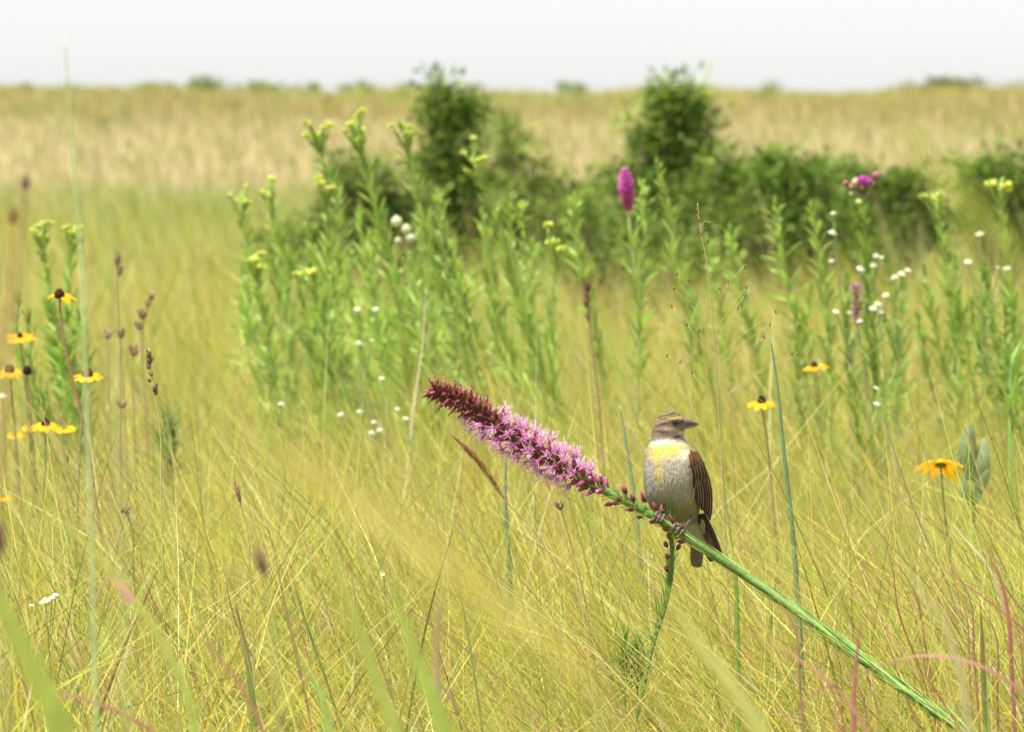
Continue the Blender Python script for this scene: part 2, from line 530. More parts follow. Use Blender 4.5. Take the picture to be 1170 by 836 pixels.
def shrub(name, label, cat, x, Y, h, blobs_px, leaf, nclump, per, cols, group=None, trunk=True, barkc=(0.16, 0.12, 0.08)):
    """blobs_px: (px, py, rx_px, ry_px) outlines at distance Y"""
    b = at(x, 200, Y); base = Vector((b.x, Y, gz(b.x, Y)))
    root = thing(name, base, label, cat, group)
    blobs = []
    for (px, py, rx, ry) in blobs_px:
        c = at(px, py, Y) - base
        blobs.append((c.x, random.uniform(-.3, .3) * px_m(rx, Y), c.z, px_m(rx, Y), px_m((rx + ry) / 2, Y) * .9, px_m(ry, Y)))
    cc = crown_mesh("crown", blobs, nclump, per, leaf, cols, root, base)
    m = MB()
    tips = sorted(range(len(cc)), key=lambda i: -cc[i][2])[::max(1, len(cc) // 60)]
    for i in tips:
        e = Vector(cc[i])
        b0 = Vector((e.x * .12 + random.uniform(-.03, .03), random.uniform(-.04, .04), -0.02))
        mid = Vector((e.x * .45, e.y * .4, e.z * .55))
        pth = spline([b0, mid, e], 7)
        r0 = 0.016 * max(.6, h)
        m.tube(pth, [r0 * (1 - .85 * k / 6) for k in range(7)], vary(barkc), 5)
    m.build("trunk", M_BARK, root)
    return root

G_DARK = [(0.08, 0.14, 0.025), (0.11, 0.18, 0.035), (0.15, 0.23, 0.045), (0.26, 0.34, 0.07)]
G_MID = [(0.09, 0.15, 0.025), (0.13, 0.20, 0.035), (0.19, 0.26, 0.05), (0.26, 0.32, 0.07)]
G_OLIVE = [(0.14, 0.19, 0.06), (0.18, 0.22, 0.07), (0.23, 0.27, 0.09)]
YS = 23.0
shrub("shrub", "dark upright shrub reaching the ridge line, left of the pale purple-topped stem", "shrub", 515, YS, 1.6,
      [(510, 128, 34, 28), (522, 165, 26, 34), (500, 190, 30, 30), (530, 215, 36, 34), (505, 250, 46, 34), (530, 285, 50, 30)], 0.042, 420, 20, G_DARK)
shrub("shrub", "tallest dark shrub with a rounded head breaking the horizon", "shrub", 765, YS, 1.6,
      [(768, 112, 27, 24), (775, 140, 34, 26), (745, 160, 32, 26), (770, 185, 42, 28), (745, 215, 50, 30), (775, 250, 56, 34), (730, 285, 60, 28)], 0.042, 560, 20, G_DARK)
shrub("shrub", "feathery mid-green shrub between the two dark upright shrubs", "shrub", 600, YS + 2, 1.2,
      [(585, 165, 20, 26), (600, 200, 34, 30), (640, 220, 34, 30), (590, 245, 50, 34), (640, 270, 48, 32), (675, 250, 26, 40), (600, 295, 60, 22)], 0.034, 420, 18, G_MID)
shrub("bush", "broad low green bush right of the tallest shrub", "bush", 870, YS - 1, 1.0,
      [(850, 205, 44, 26), (905, 205, 50, 26), (870, 245, 66, 34), (930, 250, 56, 32), (840, 285, 50, 26), (920, 288, 70, 22)], 0.038, 620, 20, G_DARK + G_MID[:2])
shrub("bush", "broad green bush behind the magenta ironweed bloom", "bush", 1010, YS, 1.0,
      [(980, 215, 44, 22), (1030, 225, 46, 24), (1000, 255, 60, 32), (1050, 265, 46, 26), (1005, 288, 64, 20)], 0.038, 520, 20, G_DARK + G_MID[:2])
shrub("bush", "dark bush half hidden by the blurred plume at the right edge", "bush", 1140, YS, 1.1,
      [(1125, 200, 26, 24), (1160, 215, 34, 30), (1125, 245, 34, 30), (1165, 265, 40, 26)], 0.038, 330, 20, G_DARK + G_MID[:2])
shrub("bush", "low olive bush left of the dark upright shrub", "bush", 430, YS - 1, .9,
      [(425, 205, 40, 22), (455, 235, 40, 28), (410, 250, 50, 28), (370, 275, 50, 22), (330, 285, 36, 18)], 0.034, 420, 18, G_DARK + G_OLIVE)
shrub("bush", "small dark bush at the foot of the tallest shrub", "bush", 700, YS - 3, .8,
      [(690, 265, 40, 30), (730, 280, 50, 26), (660, 285, 34, 22)], 0.032, 170, 24, G_DARK + G_MID[:1])
shrub("bush", "pale green bush edge sprinkled with light leaves below the purple spike", "bush", 690, YS - 4, .7,
      [(670, 240, 24, 16), (700, 300, 54, 18), (800, 300, 60, 18)], 0.03, 130, 22, G_MID)
YH = 140.0
shrub("bush", "small pale bush standing alone on the ridge at the upper left", "bush", 233, 148, 1.0, [(232, 95, 12, 9), (220, 98, 9, 7), (247, 99, 9, 6)], 0.10, 60, 14, G_MID)
shrub("bush", "long low brownish thicket on the ridge at the upper right", "bush", 1085, 150, 1.0, [(1085, 99, 34, 5), (1050, 102, 22, 4), (1075, 95, 14, 5), (1112, 98, 20, 5), (1160, 101, 16, 3)], 0.10, 200, 14, [(0.16, 0.19, 0.07), (0.19, 0.22, 0.09), (0.22, 0.20, 0.09)])
shrub("bush", "small round bush on the hillside near the left edge", "bush", 120, 100, 1.0, [(125, 148, 14, 10), (110, 153, 10, 7)], 0.08, 50, 14, G_OLIVE)
shrub("bush", "low olive thicket on the ridge left of the lone pale bush", "bush", 180, 148, 1.0, [(182, 106, 24, 5), (160, 107, 10, 4)], 0.10, 60, 14, G_OLIVE)
shrub("bush", "wide low green thicket along the ridge right of the lone pale bush", "bush", 300, 149, 1.0, [(285, 103, 30, 4), (340, 104, 24, 4)], 0.10, 70, 14, G_OLIVE + G_MID[2:])
shrub("bush", "grey-green bush dot on the hillside right of the tallest shrub", "bush", 872, 125, 1.0, [(872, 119, 10, 8)], 0.09, 30, 12, G_OLIVE)

for i in range(16):
    px0 = random.uniform(10, 1160); w0 = random.uniform(5, 16)
    shrub("scrub", "tiny low scrub bump along the far ridge line, one of many", "bush", px0, random.uniform(138, 150), .5, [(px0, 101 + random.uniform(0, 3), w0, random.uniform(2, 4))], 0.09, 30, 12, G_OLIVE + G_MID[2:], group="low scrub along the ridge")
# ------------------------------------------------------------------ leafy weed stems
LG = (0.22, 0.34, 0.065); LG2 = (0.31, 0.43, 0.10); STG = (0.40, 0.46, 0.15); BUD = (0.62, 0.66, 0.14)

def to_ground(pts, Y, drift=None):
    """continue the last point to the soil along the last segment's slope"""
    a, b = pts[-2], pts[-1]
    d = (b - a); z = gz(b.x, b.y)
    if b.z > z + .01 and d.z < -1e-4:
        k = (b.z - z) / -d.z
        k = min(k, 8)
        e = b + Vector((d.x * k * .5, d.y * k * .5, 0)); e.z = gz(e.x, e.y) - .01
        return pts + [e]
    e = Vector((b.x, b.y, z - .01))
    return pts + [e]

def leafy(px, Y, label, top='umbel', leaf_px=42, leafw_px=5.3, heads=6, dens=1.0, cat="wildflower", name="goldenrod", group=None, col=LG2, budc=BUD, stem_r=2.2, headr=3.3):
    pts = [at(a, b, Y) for a, b in px]
    pts = to_ground(pts, Y)
    path = spline(pts, 26)
    base = path[-1].copy(); base.z += .01
    root = thing(name, base, label, cat, group)
    S = px_m(1, Y)
    loc = [p - base for p in path]
    ms = MB(); ml = MB(); mh = MB()
    n = len(loc)
    ms.tube(loc, [S * stem_r * (.45 + .55 * i / n) for i in range(n)], vary(STG), 6)
    # cumulative length
    cum = [0]
    for i in range(1, n): cum.append(cum[-1] + (loc[i] - loc[i - 1]).length)
    Lt = cum[-1]
    step = S * 3.9 / dens
    s = S * 3; a = random.random() * 6.28; wide = random.uniform(.8, 1.55); drop = random.uniform(.0, .25)
    while s < Lt * .85:
        k = next(i for i in range(1, n) if cum[i] >= s)
        f = (s - cum[k - 1]) / (cum[k] - cum[k - 1])
        p = loc[k - 1].lerp(loc[k], f)
        tan = (loc[k - 1] - loc[k]).normalized()
        u = tan.orthogonal().normalized(); v = tan.cross(u)
        o = u * math.cos(a) + v * math.sin(a)
        a += 2.4 + random.uniform(-.3, .3)
        if random.random() < drop:
            s += step; continue
        frac = s / Lt
        ll = S * leaf_px * random.uniform(.7, 1.15) * (.45 + .55 * min(1, frac * 5)) * (1 - .25 * frac)
        ang = math.radians(random.uniform(12, 34)) * wide
        p1 = p + (tan * math.cos(ang) + o * math.sin(ang)) * ll * .5
        p2 = p + (tan * math.cos(ang * 1.15) + o * math.sin(ang * 1.15)) * ll * .8 + Vector((0, 0, -.02 * ll))
        p3 = p2 + (tan * math.cos(ang * 1.5) + o * math.sin(ang * 1.5)) * ll * .25
        pth = spline([p, p1, p2, p3], 6)
        ml.blade(pth, S * leafw_px * random.uniform(.8, 1.2), tan.cross(o), vary(col, .18), fold=.3, prof=lambda t: max(.06, math.sin(math.pi * min(1, .12 + t * .88)) ** .7 if t < .98 else .05))
        s += step * random.uniform(.7, 1.3)
    tip = loc[0]; tan = (loc[0] - loc[2]).normalized()
    if top == 'umbel':
        for h in range(heads):
            mh = MB()
            an = h * 2.4; u = tan.orthogonal().normalized(); v = tan.cross(u)
            o = u * math.cos(an) + v * math.sin(an)
            st = loc[random.randint(0, 2)].lerp(loc[3], random.uniform(0.1, 1))
            L1 = S * random.uniform(12, 34)
            e = st + (tan * .9 + o * random.uniform(.25, .6)).normalized() * L1
            for q in range(4):
                w_ = st.lerp(e, .2 + .2 * q); o2 = (o + v * random.uniform(-1, 1)).normalized()
                ml.blade(spline([w_, w_ + (tan + o2 * .4) * S * 8, w_ + (tan + o2 * .7) * S * 14], 5), S * 3.6, tan.cross(o2), vary(col, .18))
            ms.tube(spline([st, st.lerp(e, .5) + o * L1 * .06, e], 5), S * .8, vary(STG), 5)
            for q in range(random.randint(4, 7)):
                off = Vector([random.uniform(-1, 1) for _ in range(3)]) * S * headr * 1.0; off.z *= .45
                mh.ovoid(e + off - Vector((0, 0, S * headr * .3)), (off.x * 60, off.y * 60, 1), S * headr * .62, S * headr * 1.5, vary(budc, .2), seg=6, rings=4)
            mh.build('flower_bud', M_PETAL, root)
            if random.random() < .6:
                ml.blade(spline([st, st.lerp(e, .5) + o * S * 2, e + o * S * 5], 5), S * 3, tan.cross(o), vary(col, .15))
    elif top == 'bud':
        for h in range(heads):
            mh = MB()
            an = h * 2.4; u = tan.orthogonal().normalized(); v = tan.cross(u)
            o = u * math.cos(an) + v * math.sin(an)
            st = loc[0].lerp(loc[4], h / heads)
            e = st + (tan * .9 + o * .35) * S * random.uniform(5, 10)
            ms.tube([st, st.lerp(e, .5), e], S * .6, vary(STG), 4)
            mh.ovoid(e, tan + o * .3, S * 1.9, S * 5, vary(mixc(col, budc, .5), .15), seg=6, rings=4)
            mh.build('flower_bud', M_PETAL, root)
    else:
        for h in range(7):
            an = h * 2.4; u = tan.orthogonal().normalized(); v = tan.cross(u)
            o = u * math.cos(an) + v * math.sin(an)
            p = loc[0].lerp(loc[1], h / 7)
            ml.blade(spline([p, p + tan * S * 10 + o * S * 1.5, p + tan * S * 20 + o * S * 3], 5), S * 3.6, tan.cross(o), vary(col, .15))
    ms.build("stem", M_STEM, root)
    ml.build("foliage", M_LEAF, root)
    return root

leafy([(48, 276), (55, 320), (66, 380), (80, 450)], 8.6, "yellow-green budded weed at the left edge, its buds above the topmost yellow flower", heads=6, headr=3.6)
leafy([(84, 272), (80, 320), (84, 390), (92, 460)], 8.7, "weed with two bright yellow bud clusters behind the topmost brown-centred flower", heads=5, headr=3.8)
leafy([(275, 232), (283, 285), (300, 350), (318, 460)], 9.6, "slender budded weed on the left side of the dense patch", heads=4)
leafy([(307, 225), (315, 260), (335, 305), (352, 370), (362, 460)], 9.8, "kinked weed stem with one small bud tuft, second from the left in the dense patch", heads=3)
leafy([(364, 160), (371, 190), (384, 222), (386, 300), (380, 380), (374, 460)], 9.2, "tall forked weed with a bend just under its yellow-green top", heads=7, headr=3.6)
leafy([(372, 222), (375, 260), (372, 330), (368, 450)], 9.0, "straight weed with a flat pair of yellow bud clusters beside the tall forked weed", heads=5, headr=4.0)
leafy([(408, 155), (420, 205), (436, 265), (452, 340), (470, 450)], 9.4, "tall leafy weed with the widest crown of small buds, in front of the straw hillside", heads=9)
leafy([(462, 152), (470, 200), (488, 270), (510, 350), (530, 450)], 9.3, "leafy weed rising in front of the left edge of the dark upright shrub", heads=8)
leafy([(500, 228), (512, 280), (530, 350), (552, 450)], 9.6, "shorter leafy weed before the foot of the dark upright shrub", top='bud', heads=7)
leafy([(541, 185), (560, 235), (580, 300), (606, 380), (640, 470)], 9.1, "leaning leafy weed whose budded top curls over the shrub gap", top='umbel', heads=9, leaf_px=38)
leafy([(596, 240), (600, 290), (604, 350), (618, 450)], 9.4, "pointed leafy weed just right of the leaning one", top='bud', heads=8)
leafy([(634, 285), (633, 330), (632, 400), (630, 480)], 8.4, "straight bare-stemmed weed with a flat yellow-green umbel left of the purple spike", heads=6, dens=.45, headr=3.8)
leafy([(655, 232), (662, 285), (672, 340), (690, 430)], 9.8, "thin leafy weed with a blunt tip between the flat umbel and the purple spike", top='bud', heads=6)
leafy([(734, 215), (736, 260), (733, 330), (728, 430)], 9.3, "budded weed standing close against the right side of the purple spike", top='bud', heads=8)
leafy([(753, 195), (764, 240), (772, 300), (784, 360), (795, 430)], 9.0, "tall leafy weed with a long pointed tip right of the purple spike", top='tip', leaf_px=36)
leafy([(835, 270), (842, 320), (856, 370), (872, 440)], 9.8, "narrow pointed weed directly above the bird's tail side", top='tip')
leafy([(886, 240), (892, 290), (905, 345), (922, 430)], 9.3, "pale pointed leafy weed above the teal grass stalk", top='tip')
leafy([(928, 245), (936, 290), (942, 340), (948, 430)], 9.0, "open leafy weed with spreading leaves left of the magenta ironweed", top='tip', leaf_px=42)
leafy([(1070, 235), (1078, 280), (1086, 340), (1094, 430)], 9.4, "broad leafy weed with small pale buds right of the white flower group", top='umbel', heads=4, leaf_px=40)
leafy([(1142, 216), (1148, 270), (1156, 340), (1164, 430)], 8.8, "weed with a bright yellow bud head near the right edge", heads=3, headr=5, leaf_px=40)
leafy([(293, 308), (300, 350), (306, 400), (312, 470)], 8.9, "low weed with a round loose bud cluster at the lower left of the dense patch", heads=5, headr=4.2)
leafy([(356, 318), (366, 360), (376, 410), (382, 480)], 8.8, "low weed with drooping yellow buds in the middle of the dense patch", heads=4, headr=4.2)
leafy([(810, 285), (818, 330), (826, 380), (836, 440)], 9.9, "short leafy weed left of the narrow pointed weed above the bird", top='tip')
leafy([(785, 300), (790, 340), (800, 390), (812, 440)], 9.6, "short pale leafy weed behind the fine dotted grass panicle", top='tip')
FILL = "plain leafy green weed stem crowded among its taller neighbours in the dense patch"
for i in range(58):
    x0 = random.uniform(270, 620); y0 = random.uniform(245, 360)
    leafy([(x0, y0), (x0 + random.uniform(-4, 18), y0 + 60), (x0 + random.uniform(4, 50), 450)], random.uniform(8.8, 11), FILL, top='tip', name="leafy_weed", cat="weed", group="plain leafy weeds in the dense patch", leaf_px=46, dens=.6, col=vary(LG2, .2))
FILL2 = "low leafy green weed among the white flowers on the right side"
for i in range(24):
    x0 = random.uniform(905, 1190); y0 = random.uniform(300, 375)
    leafy([(x0, y0), (x0 + random.uniform(-5, 12), y0 + 55), (x0 + random.uniform(-6, 34), 455)], random.uniform(8.0, 10.5), FILL2, top='tip', name="leafy_weed", cat="weed", group="low leafy weeds on the right side", leaf_px=40, dens=.7, col=vary(LG, .15))
FILL3 = "bright green leafy weed behind the brown-centred flowers at the left edge"
for i in range(8):
    x0 = random.uniform(5, 115); y0 = random.uniform(330, 375)
    leafy([(x0, y0), (x0 + random.uniform(-5, 12), y0 + 55), (x0 + random.uniform(-6, 34), 470)], random.uniform(8.0, 9), FILL3, top='tip', name="leafy_weed", cat="weed", group="leafy weeds at the left edge", leaf_px=44, dens=.7, col=vary(LG, .15))

# a few tufts of broad leaves
def tuft(px, py, Y, label, n, hpx, wpx, col, spread=.5, name="leaf_tuft", cat="plant", dark=None):
    b = at(px, py, Y); base = Vector((b.x, Y, gz(b.x, Y)))
    root = thing(name, base, label, cat)
    m = MB(); S = px_m(1, Y)
    z0 = b.z - base.z
    stems = [Vector((random.uniform(-1, 1) * spread * S * 16, random.uniform(-1, 1) * spread * S * 10, 0)) for _ in range(5)]
    for q in stems:
        m.tube([q * .4, q * .7 + Vector((0, 0, z0 * .5)), q + Vector((0, 0, z0 + S * 6))], S * .9, vary(col), 5)
    for i in range(n):
        a = random.uniform(0, 6.28); q = random.choice(stems); hgt = random.random()
        zz = z0 - S * hpx * .9 + hgt * S * hpx
        o = Vector((math.cos(a), math.sin(a) * .8, 0)); L = S * hpx * random.uniform(.3, .65) * (1.1 - .3 * hgt)
        el = random.uniform(.5, 1.3) * (.7 + .5 * hgt)
        p = q * (.6 + .4 * hgt) + Vector((0, 0, zz))
        m.blade(spline([p, p + (o * .7 + Vector((0, 0, el))) * L * .55, p + (o * 1.25 + Vector((0, 0, el * 1.2))) * L * .9], 8), S * wpx * random.uniform(.7, 1.2), Vector((-math.sin(a), math.cos(a), .2)), vary(col, .25), basew=.4)
    m.build("foliage", M_LEAF, root)
tuft(190, 492, 8.0, "dark green spreading leaf tuft beside the dry rush head", 50, 75, 4.5, (0.12, 0.23, 0.06), .8)
tuft(725, 745, 5.1, "dense dark green leafy clump in the grass below the bird", 90, 50, 3.0, (0.10, 0.21, 0.035), .9)
tuft(1155, 420, 7.6, "bright green broad-bladed tuft at the right edge", 12, 80, 6, (0.22, 0.36, 0.08), .35)

# ------------------------------------------------------------------ blazing star (main flower spike)
def star_axis():
    px = [(496, 446), (524, 456), (560, 480), (600, 507), (645, 534), (690, 560), (730, 580), (770, 604), (800, 624), (850, 656), (900, 690), (950, 726), (1010, 770), (1072, 814), (1120, 850)]
    pts = [at(a, b, D - (0.0 if a < 880 else (a - 880) * 0.0017)) for a, b in px]
    pts = to_ground(pts, D)
    return pts

def build_blazing_star():
    pts = star_axis()
    path = spline(pts, 140)
    base = path[-1].copy()
    root = thing("blazing_star", base, "long leaning purple flower spike with a faded brown tip, the perch of the bird", "wildflower")
    loc = [p - base for p in path]
    S = px_m(1)
    n = len(loc)
    cum = [0]
    for i in range(1, n): cum.append(cum[-1] + (loc[i] - loc[i - 1]).length)
    def point(s):
        k = next((i for i in range(1, n) if cum[i] >= s), n - 1)
        f = (s - cum[k - 1]) / (cum[k] - cum[k - 1])
        return loc[k - 1].lerp(loc[k], f), (loc[k - 1] - loc[k]).normalized()
    def radius(s):
        return S * (1.6 + 3.0 * min(1, s / S / 240) + .2 * max(0, min(1, (s / S - 340) / 100)))
    st = MB()
    st.tube(loc, [radius(c) for c in cum], [vary((0.12, 0.21, 0.045), .1) for _ in loc], 10)
    st.build("stem", M_STEM, root)
    fade = MB(); calyx = MB(); pet = MB(); sty = MB(); lv = MB(); bud = MB()
    up = Vector((0, 0, 1))
    # flower heads: spiral down the axis
    s = S * 1; a = 0.3; i = 0
    spike_end = S * 228   # about where the sparse buds begin
    while s < spike_end:
        p, tan = point(s)
        u = tan.cross(Vector((0, 1, 0))).normalized(); v = tan.cross(u)
        o = u * math.cos(a) + v * math.sin(a)
        a += 2.39996
        q = s / spike_end
        rr = (19 + 2.5 * min(1, q * 5)) if q < .25 else (23.5 if q < .72 else 23.5 - 8 * (q - .72) / .28)
        L = S * rr * random.uniform(.8, 1.1)
        faded = q < .33 + random.uniform(-.1, .1) - (.05 if o.z < 0 else -.04)
        openb = (not faded) and q < .9 + random.uniform(-.05, .05)
        tilt = .45 if not faded else .35
        ax = (o + tan * (tilt + (.8 * (1 - q / .05) if q < .05 else 0))).normalized()
        cb = p + o * radius(s) * .6
        cl = L * (.62 if openb else .8)
        cc = vary((0.20, 0.055, 0.055), .3) if faded else vary((0.26, 0.06, 0.10), .22)
        # overlapping bracts around the head
        (fade if faded else calyx).ovoid(cb, ax, S * (random.uniform(2.0, 2.7) if faded else random.uniform(2.8, 3.5)), cl, cc, seg=8, rings=6, prof=lambda t: .35 + .65 * math.sin(math.pi * min(1, t * .8 + .1)), tipcol=vary((0.34, 0.13, 0.11) if faded else (0.40, 0.11, 0.22), .25))
        au = ax.orthogonal().normalized(); av = ax.cross(au)
        for b in range(8 if not faded else 16):
            an = b * 2.4
            oo = au * math.cos(an) + av * math.sin(an)
            t0 = (b % 4) / 4 * .6
            pb = cb + ax * cl * t0 + oo * S * 2.9
            tipb = pb + (ax * 1.0 + oo * (.25 if not faded else .55)) * S * random.uniform(3.4, 6) * (1.25 if faded else 1)
            (fade if faded else calyx).blade(spline([pb, pb.lerp(tipb, .5) + oo * S * .5, tipb], 4), S * random.uniform(1.8, 2.8), ax.cross(oo), vary((0.58, 0.32, 0.26) if faded and random.random() < .22 else ((0.27, 0.075, 0.08) if faded else (0.36, 0.09, 0.16)), .3), fold=.5)
        top = cb + ax * cl
        if faded:
            for b in range(6):
                dd = (ax + Vector([random.uniform(-.5, .5) for _ in range(3)])).normalized()
                fade.tube([top, top + dd * S * random.uniform(3, 5)], [S * .55, S * .25], vary((0.42, 0.17, 0.18), .25), 4)
        elif openb:
            nf = random.randint(6, 12)
            for b in range(nf):
                an = b * 2.4; rr2 = math.sqrt(b / nf)
                dd = (ax + (au * math.cos(an) + av * math.sin(an)) * .75 * rr2).normalized()
                f0 = top - ax * S * 1.5
                f1 = f0 + dd * S * random.uniform(3, 8.5)
                colp = vary(mixc((0.66, 0.20, 0.60), (0.84, 0.44, 0.80), random.random()), .12)
                pet.tube([f0, f0.lerp(f1, .5), f1], [S * .7, S * .8, S * 1.2], colp, 5)
                du = dd.orthogonal().normalized(); dv = dd.cross(du)
                for pl in range(5):
                    a2 = pl * 1.2566 + b
                    po = du * math.cos(a2) + dv * math.sin(a2)
                    e = f1 + (dd * .5 + po) * S * random.uniform(1.4, 2.6)
                    pet.blade([f1, f1.lerp(e, .55) + dd * S * .5, e], S * 1.5, dd.cross(po), vary(colp, .12), fold=.2, basew=.8)
                for t in range(3):
                    sd = (dd + Vector([random.uniform(-.55, .55) for _ in range(3)])).normalized()
                    e = f1 + sd * S * random.uniform(5, 14) + Vector((random.uniform(-1, 1), random.uniform(-1, 1), random.uniform(-1, 1))) * S * 1.4
                    sty.tube(spline([f1, f1.lerp(e, .55) + Vector((random.uniform(-1, 1), 0, random.uniform(-1, 1))) * S * 1.0, e], 5), [S * .42, S * .38, S * .34, S * .32, S * .4], vary((0.86, 0.56, 0.84), .1), 4)
        else:
            bud.ovoid(top - ax * S * 2, ax, S * 2.5, S * 6, vary((0.48, 0.12, 0.42), .15), seg=7, rings=5, tipcol=vary((0.68, 0.30, 0.62), .1))
        s += S * ((1.25 if faded else 1.75) + 1.1 * q); i += 1
    # sparse closed buds below the spike
    for (bx, by, ox, oz, r, L) in [(705, 567, .4, 1, 3, 8), (713, 553, .5, 1, 3.8, 10), (722, 566, .9, .5, 3.6, 9), (716, 583, -.9, -.3, 3.2, 10), (735, 562, .1, 1, 3.6, 12), (700, 575, -.6, -.8, 3.2, 9),
                                   (748, 572, .3, 1, 3.2, 10), (757, 577, .2, 1, 3.0, 8), (768, 592, .1, 1, 2.8, 11), (727, 592, -.8, -.2, 2.4, 7), (778, 598, .2, 1, 3.2, 8), (760, 600, -.5, -.8, 2.6, 8), (773, 620, .1, -1, 3.0, 10), (690, 580, -.5, -.9, 3.2, 10), (683, 546, .3, 1, 3.6, 9), (742, 597, -.5, -.6, 2.4, 6)]:
        b = at(bx, by, D - .003) - base
        kk = min(range(1, n - 1), key=lambda q: (loc[q] - b).length)
        kk = min(n - 2, kk + 2)
        rootp = loc[kk] - Vector((0, radius(cum[kk]) * .7, 0))
        b = b.lerp(rootp, random.uniform(.2, .42)); ax = (b - rootp); ax = (ax.normalized() + (loc[kk - 1] - loc[kk + 1]).normalized() * .55).normalized()
        c0 = b - ax * S * L * .5
        lv.tube([rootp, rootp.lerp(c0, .5), c0 + ax * S], [S * 1.5, S * 1.3, S * 1.4], vary((0.24, 0.36, 0.09)), 6)
        bud.ovoid(c0, ax, S * r * random.uniform(.62, .9), S * L * random.uniform(1.0, 1.3), vary((0.15, 0.03, 0.04), .2), seg=9, rings=7, tipcol=vary((0.40, 0.09, 0.20), .15))
        au = ax.orthogonal().normalized(); av = ax.cross(au)
        for q in range(7):
            oo = au * math.cos(q * 2.4) + av * math.sin(q * 2.4)
            p0 = c0 + oo * S * r * .7 + ax * S * q * .5
            bud.blade([p0, p0 + ax * S * 2.5 + oo * S * .6, p0 + ax * S * 4.6 + oo * S * .2], S * 2.0, ax.cross(oo), vary((0.24, 0.06, 0.08), .3), fold=.4)
    # narrow bract leaves on the stem
    s = spike_end - S * 20; a = 0
    while s < cum[-1] * .985:
        p, tan = point(s)
        u = tan.cross(Vector((0, 1, 0))).normalized(); v = tan.cross(u)
        o = u * math.cos(a) + v * math.sin(a); a += 2.39996 + random.uniform(-.2, .2)
        far = (s - spike_end) / S
        if far < 105:
            L = S * random.uniform(7, 15); ang = math.radians(random.uniform(15, 62)); w = 2.3
        else:
            L = S * random.uniform(45, 110) * min(1, .35 + (far - 105) / 90); ang = math.radians(random.uniform(0.2, 1.6) + (1.6 if far > 230 else 0)); w = random.choice([1.6, 2.4, 3.2])
        lift = o * radius(s) * random.uniform(.85, 1.25)
        e = p + lift + (tan * math.cos(ang) + o * math.sin(ang)) * L
        md = p + lift * 1.05 + (tan * math.cos(ang * .8) + o * math.sin(ang * .8)) * L * .5
        lv.blade(spline([p + lift * .8, md, e], 9), S * w * random.uniform(.75, 1.2), tan.cross(o), vary(random.choice([(0.22, 0.38, 0.08), (0.32, 0.48, 0.13), (0.15, 0.28, 0.06), (0.42, 0.55, 0.22)]), .15), fold=.35)
        s += S * (1.6 if far < 105 else 3.2)
    fade.build("faded_heads", M_SEED, root)
    calyx.build("bracts", M_PETAL, root)
    pet.build("florets", M_PETAL, root)
    sty.build("styles", M_PETAL, root)
    bud.build("buds", M_PETAL, root)
    lv.build("foliage", M_LEAF, root)
build_blazing_star()

def young_star():
    Y = D + .012
    pts = [at(a, b, Y) for a, b in [(764, 600), (767, 625), (768, 650), (762, 685), (748, 730), (738, 770)]]
    pts = to_ground(pts, Y); path = spline(pts, 40)
    base = path[-1].copy()
    root = thing("young_blazing_star", base, "short upright green spike with dark red closed buds right under the bird's feet", "wildflower")
    S = px_m(1); loc = [p - base for p in path]
    m = MB(); m.tube(loc, [S * (1.8 + i * .02) for i in range(40)], (0.12, 0.21, 0.05), 8); m.build("stem", M_STEM, root)
    b = MB()
    for (bx, by, ox) in [(760, 604, -.6), (762, 594, -.2), (761, 622, -.5), (763, 636, -.5), (762, 650, -.5), (774, 612, .5), (775, 625, .5), (764, 612, 0)]:
        c = at(bx, by, Y - .004) - base; ax = Vector((ox, -.4, 1)).normalized()
        b.ovoid(c - ax * S * 4, ax, S * 3, S * 9, vary((0.15, 0.03, 0.04), .2), seg=8, rings=6, tipcol=(0.40, 0.09, 0.18))
    b.build("buds", M_PETAL, root)
    l = MB()
    for i in range(110):
        k = random.randint(1, 30); a = random.uniform(0, 6.28); o = Vector((math.cos(a), math.sin(a), 0))
        p = loc[k]; L = S * random.uniform(14, 46)
        l.blade(spline([p, p + o * S * 3 + Vector((0, 0, L * .5)), p + o * S * random.uniform(5, 14) + Vector((0, 0, L))], 6), S * 2, (-o.y, o.x, 0), vary((0.18, 0.32, 0.07), .2))
    l.build("foliage", M_LEAF, root)
young_star()

